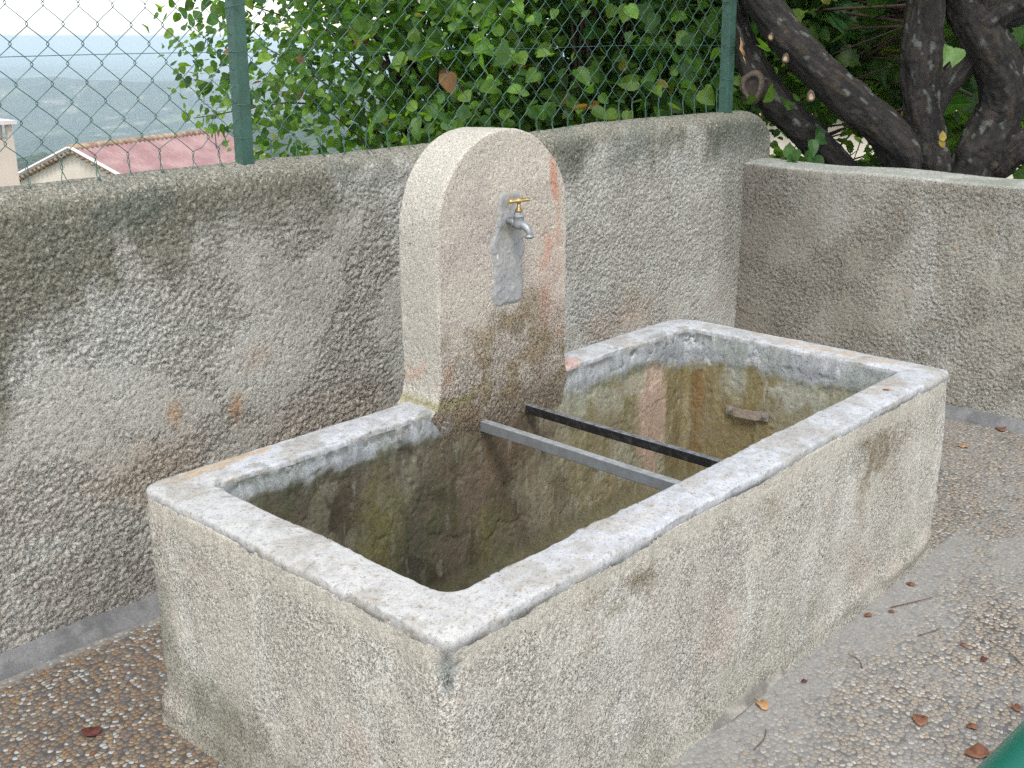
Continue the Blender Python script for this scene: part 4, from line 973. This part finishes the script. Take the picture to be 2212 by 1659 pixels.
# roof aerial
V, F = [], []; an = yard(50, -13.3, -3.2)
tube_pts([an, an + [0, 0, 2.1]], .03, 6, True, V, F)
for z_, w_ in ((1.95, .55), (1.8, .55), (1.65, .5), (1.5, .5), (1.35, .45)): tube_pts([an + [-rx[0] * w_, -rx[1] * w_, z_], an + [rx[0] * w_, rx[1] * w_, z_]], .018, 5, True, V, F)
at_parent(raw_mesh('aerial', V, F, M['steel_grey'], None), hA)
# chimney house at the far left edge
P0 = yard(20.5, -9.7, -1.05)
hB = house('house at the left edge of the photo with a square capped chimney', P0, (-.735, -.678, 0), 7, 3.0, 1.2, -9, M['tile'], M['housewall'])
ch = yard(20, -9.32, 0); V, F = [], []; box(ch[0], ch[1], -.95, .52, .52, 1.60, V, F); cho = raw_mesh('chimney', V, F, M['housewall'], None, smooth=False); cho.rotation_euler = (0, 0, 0); at_parent(cho, hB)
for dx_ in (-.21, .21):
    for dy_ in (-.21, .21):
        V, F = [], []; box(ch[0] + dx_, ch[1] + dy_, -.02, .09, .09, .262, V, F); raw_mesh('vent_post', V, F, M['housewall'], cho, smooth=False)
V, F = [], []; box(ch[0], ch[1], .146, .66, .66, .065, V, F); raw_mesh('chimney_cap', V, F, M['whitewood'], cho, smooth=False)
house('sunlit beige house with orange tiles glimpsed between the mulberry limbs', yard(25, 4.6, 1.3), (rx[0], rx[1], 0), 7.5, 3.0, 1.05, -4, M['orange_tile'], M['housewall'])
house('house with orange tiles half hidden behind the lime tree leaves', yard(33, .6, .1), (rx[0], rx[1], 0), 5.5, 3.4, 1.3, -7, M['orange_tile'], M['housewall'])

# ------------------------------------------------------------------ fallen leaves and twigs
def dead_leaf(x, y, z, size, rot, mat, label, seed, curl=1.0, tilt=0., kind='lime', rotx=0.):
    T, TF = leaf_template(kind); r = np.random.default_rng(seed); V = T.copy()
    V[:, 1] -= .5; q = V[:, 0] * curl * 1.8
    V2 = V.copy(); V2[:, 0] = np.sin(q) / max(curl * 1.8, .1); V2[:, 2] = (1 - np.cos(q)) / max(curl * 1.8, .1) * .9 + .25 * curl * V[:, 1] ** 2 + .06 * np.sin(V[:, 1] * 9 + seed) * (V[:, 0] != 0)
    V2[:, 2] -= V2[:, 2].min(); V2 *= size
    st = len(V2); Vl = V2.tolist(); Fl = [tuple(f) for f in TF.tolist()]
    base = V2[0]; tube_pts([base, base + np.array([.05, -.22, .05]) * size, base + np.array([.16, -.42, .02]) * size], .018 * size + .0004, 5, True, Vl, Fl)
    o = raw_mesh('fallen_leaf', Vl, Fl, mat, None, smooth=True); m = o.modifiers.new('thick', 'SOLIDIFY'); m.thickness = .0006
    o.location = (x, y, z); o.rotation_euler = (rotx, tilt, rot); return tag(o, label, 'leaf', 'fallen leaves and leaf scraps on the terrace')
DL = [
    (3.50, .24, .070, 2.2, 'dead', 1.2, 'long curled rust red leaf on the floor beside the foot of the low wall'),
    (3.19, .285, .055, .6, 'dead_pale', .5, 'pale tan leaf on the pebbles right of the trough, near the low wall'),
    (-.166, 1.08, .070, .3, 'dead_dark', 1.0, 'dark brown leaf on the brown pebbles left of the trough'),
    (1.632, -.045, .034, 1.0, 'dead', 1.1, 'rust leaf against the trough foot, the middle one of three along it'),
    (1.90, -.055, .036, .2, 'dead', .8, 'small red brown leaf by the trough foot, nearest the far end'),
    (1.03, -.055, .055, 2.6, 'dead_pale', 1.3, 'curled brown and cream leaf at the trough foot near the bottom of the photo'),
    (1.235, -.37, .065, 2.0, 'dead', 1.1, 'shiny rust red leaf with a stalk on the pebbles in front of the trough'),
    (1.20, -.520, .085, .8, 'dead', 1.0, 'large crumpled orange brown leaf by the green rail at the bottom right'),
    (1.62, -.38, .035, 1.4, 'dead_dark', 1.3, 'small dark red curled leaf beside a grey twig'),
    (1.66, -.31, .028, .2, 'dead', .5, 'tiny flat orange leaf scrap left of the dark red one'),
    (1.45, -.525, .040, 2.4, 'dead', 1.1, 'narrow rust leaf scrap on the pebbles close to the right edge of the photo'),
    (1.30, -.47, .038, .5, 'dead', .4, 'flat pinkish leaf scrap above the large crumpled leaf'),
    (1.20, -.075, .024, 1.0, 'dead_dark', .9, 'tiny dark red scrap on the bare cement beside the trough'),
    (1.70, -.085, .026, .4, 'dead', 1.2, 'little red scrap of leaf lying just off the trough foot'),
    (2.30, -.50, .045, 1.4, 'dead', .7, 'rust scrap of leaf on the floor at the right edge of the photo'),
    (-.20, 1.00, .022, 1.8, 'dead', .5, 'bright red leaf scrap on the brown pebbles at the left'),
]
for k, (x, y, s, r_, m_, cu_, lab) in enumerate(DL): dead_leaf(x, y, .004, s * .68, r_, M[m_], lab, 600 + k, cu_)
dl = dead_leaf(3.388, FY - .045, 1.555, .085, .3, M['dead_pale'], 'tan dead leaf caught in the fence wires in front of the corner post', 640, .5, 0, 'ovate', 1.35)
dead_leaf(1.838, .062, .617, .018, .5, M['dead'], 'small rust scrap lying on the front rim of the trough near its far corner', 641, .8)
TWG = [((1.66, -.47), (1.73, -.35), 'grey forked twig on the pebbles beside the dark red leaf'), ((1.72, -.075), (1.86, -.14), 'thin red stalk on the cement beside the trough foot'),
       ((1.36, -.16), (1.40, -.10), 'short dark pine needle lying in front of the trough'), ((1.62, -.20), (1.70, -.23), 'thin brown stalk on the grey slurry patch'), ((.86, -.13), (.95, -.11), 'brown twig on the cement at the bottom of the photo')]
for k, (a, b, lab) in enumerate(TWG):
    m_ = ((a[0] + b[0]) / 2 + .008, (a[1] + b[1]) / 2 - .006)
    o = tube_obj('fallen_twig', spline([(*a, .006), (*m_, .007), (*b, .006)], 10), np.linspace(.0016, .0009, 10), 6, M['dead_dark'] if k == 1 else M['twig']); tag(o, lab, 'twig', 'twigs and stalks on the terrace')

# ------------------------------------------------------------------ green rail at the photographer's elbow
ra = thing('green_rail', 'smooth green painted metal rail cutting the bottom right corner', 'rail', (-.1, -1.3, 0))
V, F = [], []
c0 = np.array([-1.0, -.937, .982]); c1 = np.array([1.4, -1.081, .982])
M['teal'] = simple('teal_paint', (.008, .11, .075), .35, 0, .08, 30)
rp = spline([c0, (c0 + c1) / 2 + [0, .0, 0], c1], 40); tube_pts(rp, .040, 28, True, V, F)
at_parent(raw_mesh('handrail', V, F, M['teal'], None), ra)
for c in (c1 + [-.08, .005, 0],):
    V, F = [], []; tube_pts([[c[0], c[1], 0], [c[0], c[1], .97]], .02, 16, True, V, F); at_parent(raw_mesh('rail_post', V, F, M['teal'], None), ra)

# ------------------------------------------------------------------ haze over the valley
HAZE = 2.6e-4
hz_m = bpy.data.materials.new('haze'); hz_m.use_nodes = True; nt = hz_m.node_tree; nt.nodes.remove(nt.nodes['Principled BSDF'])
pv = nt.nodes.new('ShaderNodeVolumePrincipled'); pv.inputs['Density'].default_value = HAZE; pv.inputs['Color'].default_value = (.78, .91, 1.0, 1); pv.inputs['Anisotropy'].default_value = .2
nt.links.new(pv.outputs[0], nt.nodes['Material Output'].inputs['Volume'])
V, F = [], []; box(0, 0, -145, 33000, 33000, 305, V, F)
hz = raw_mesh('haze', V, F, hz_m, None, smooth=False); hz['kind'] = 'stuff'; hz['label'] = 'thin blue air haze over the valley'
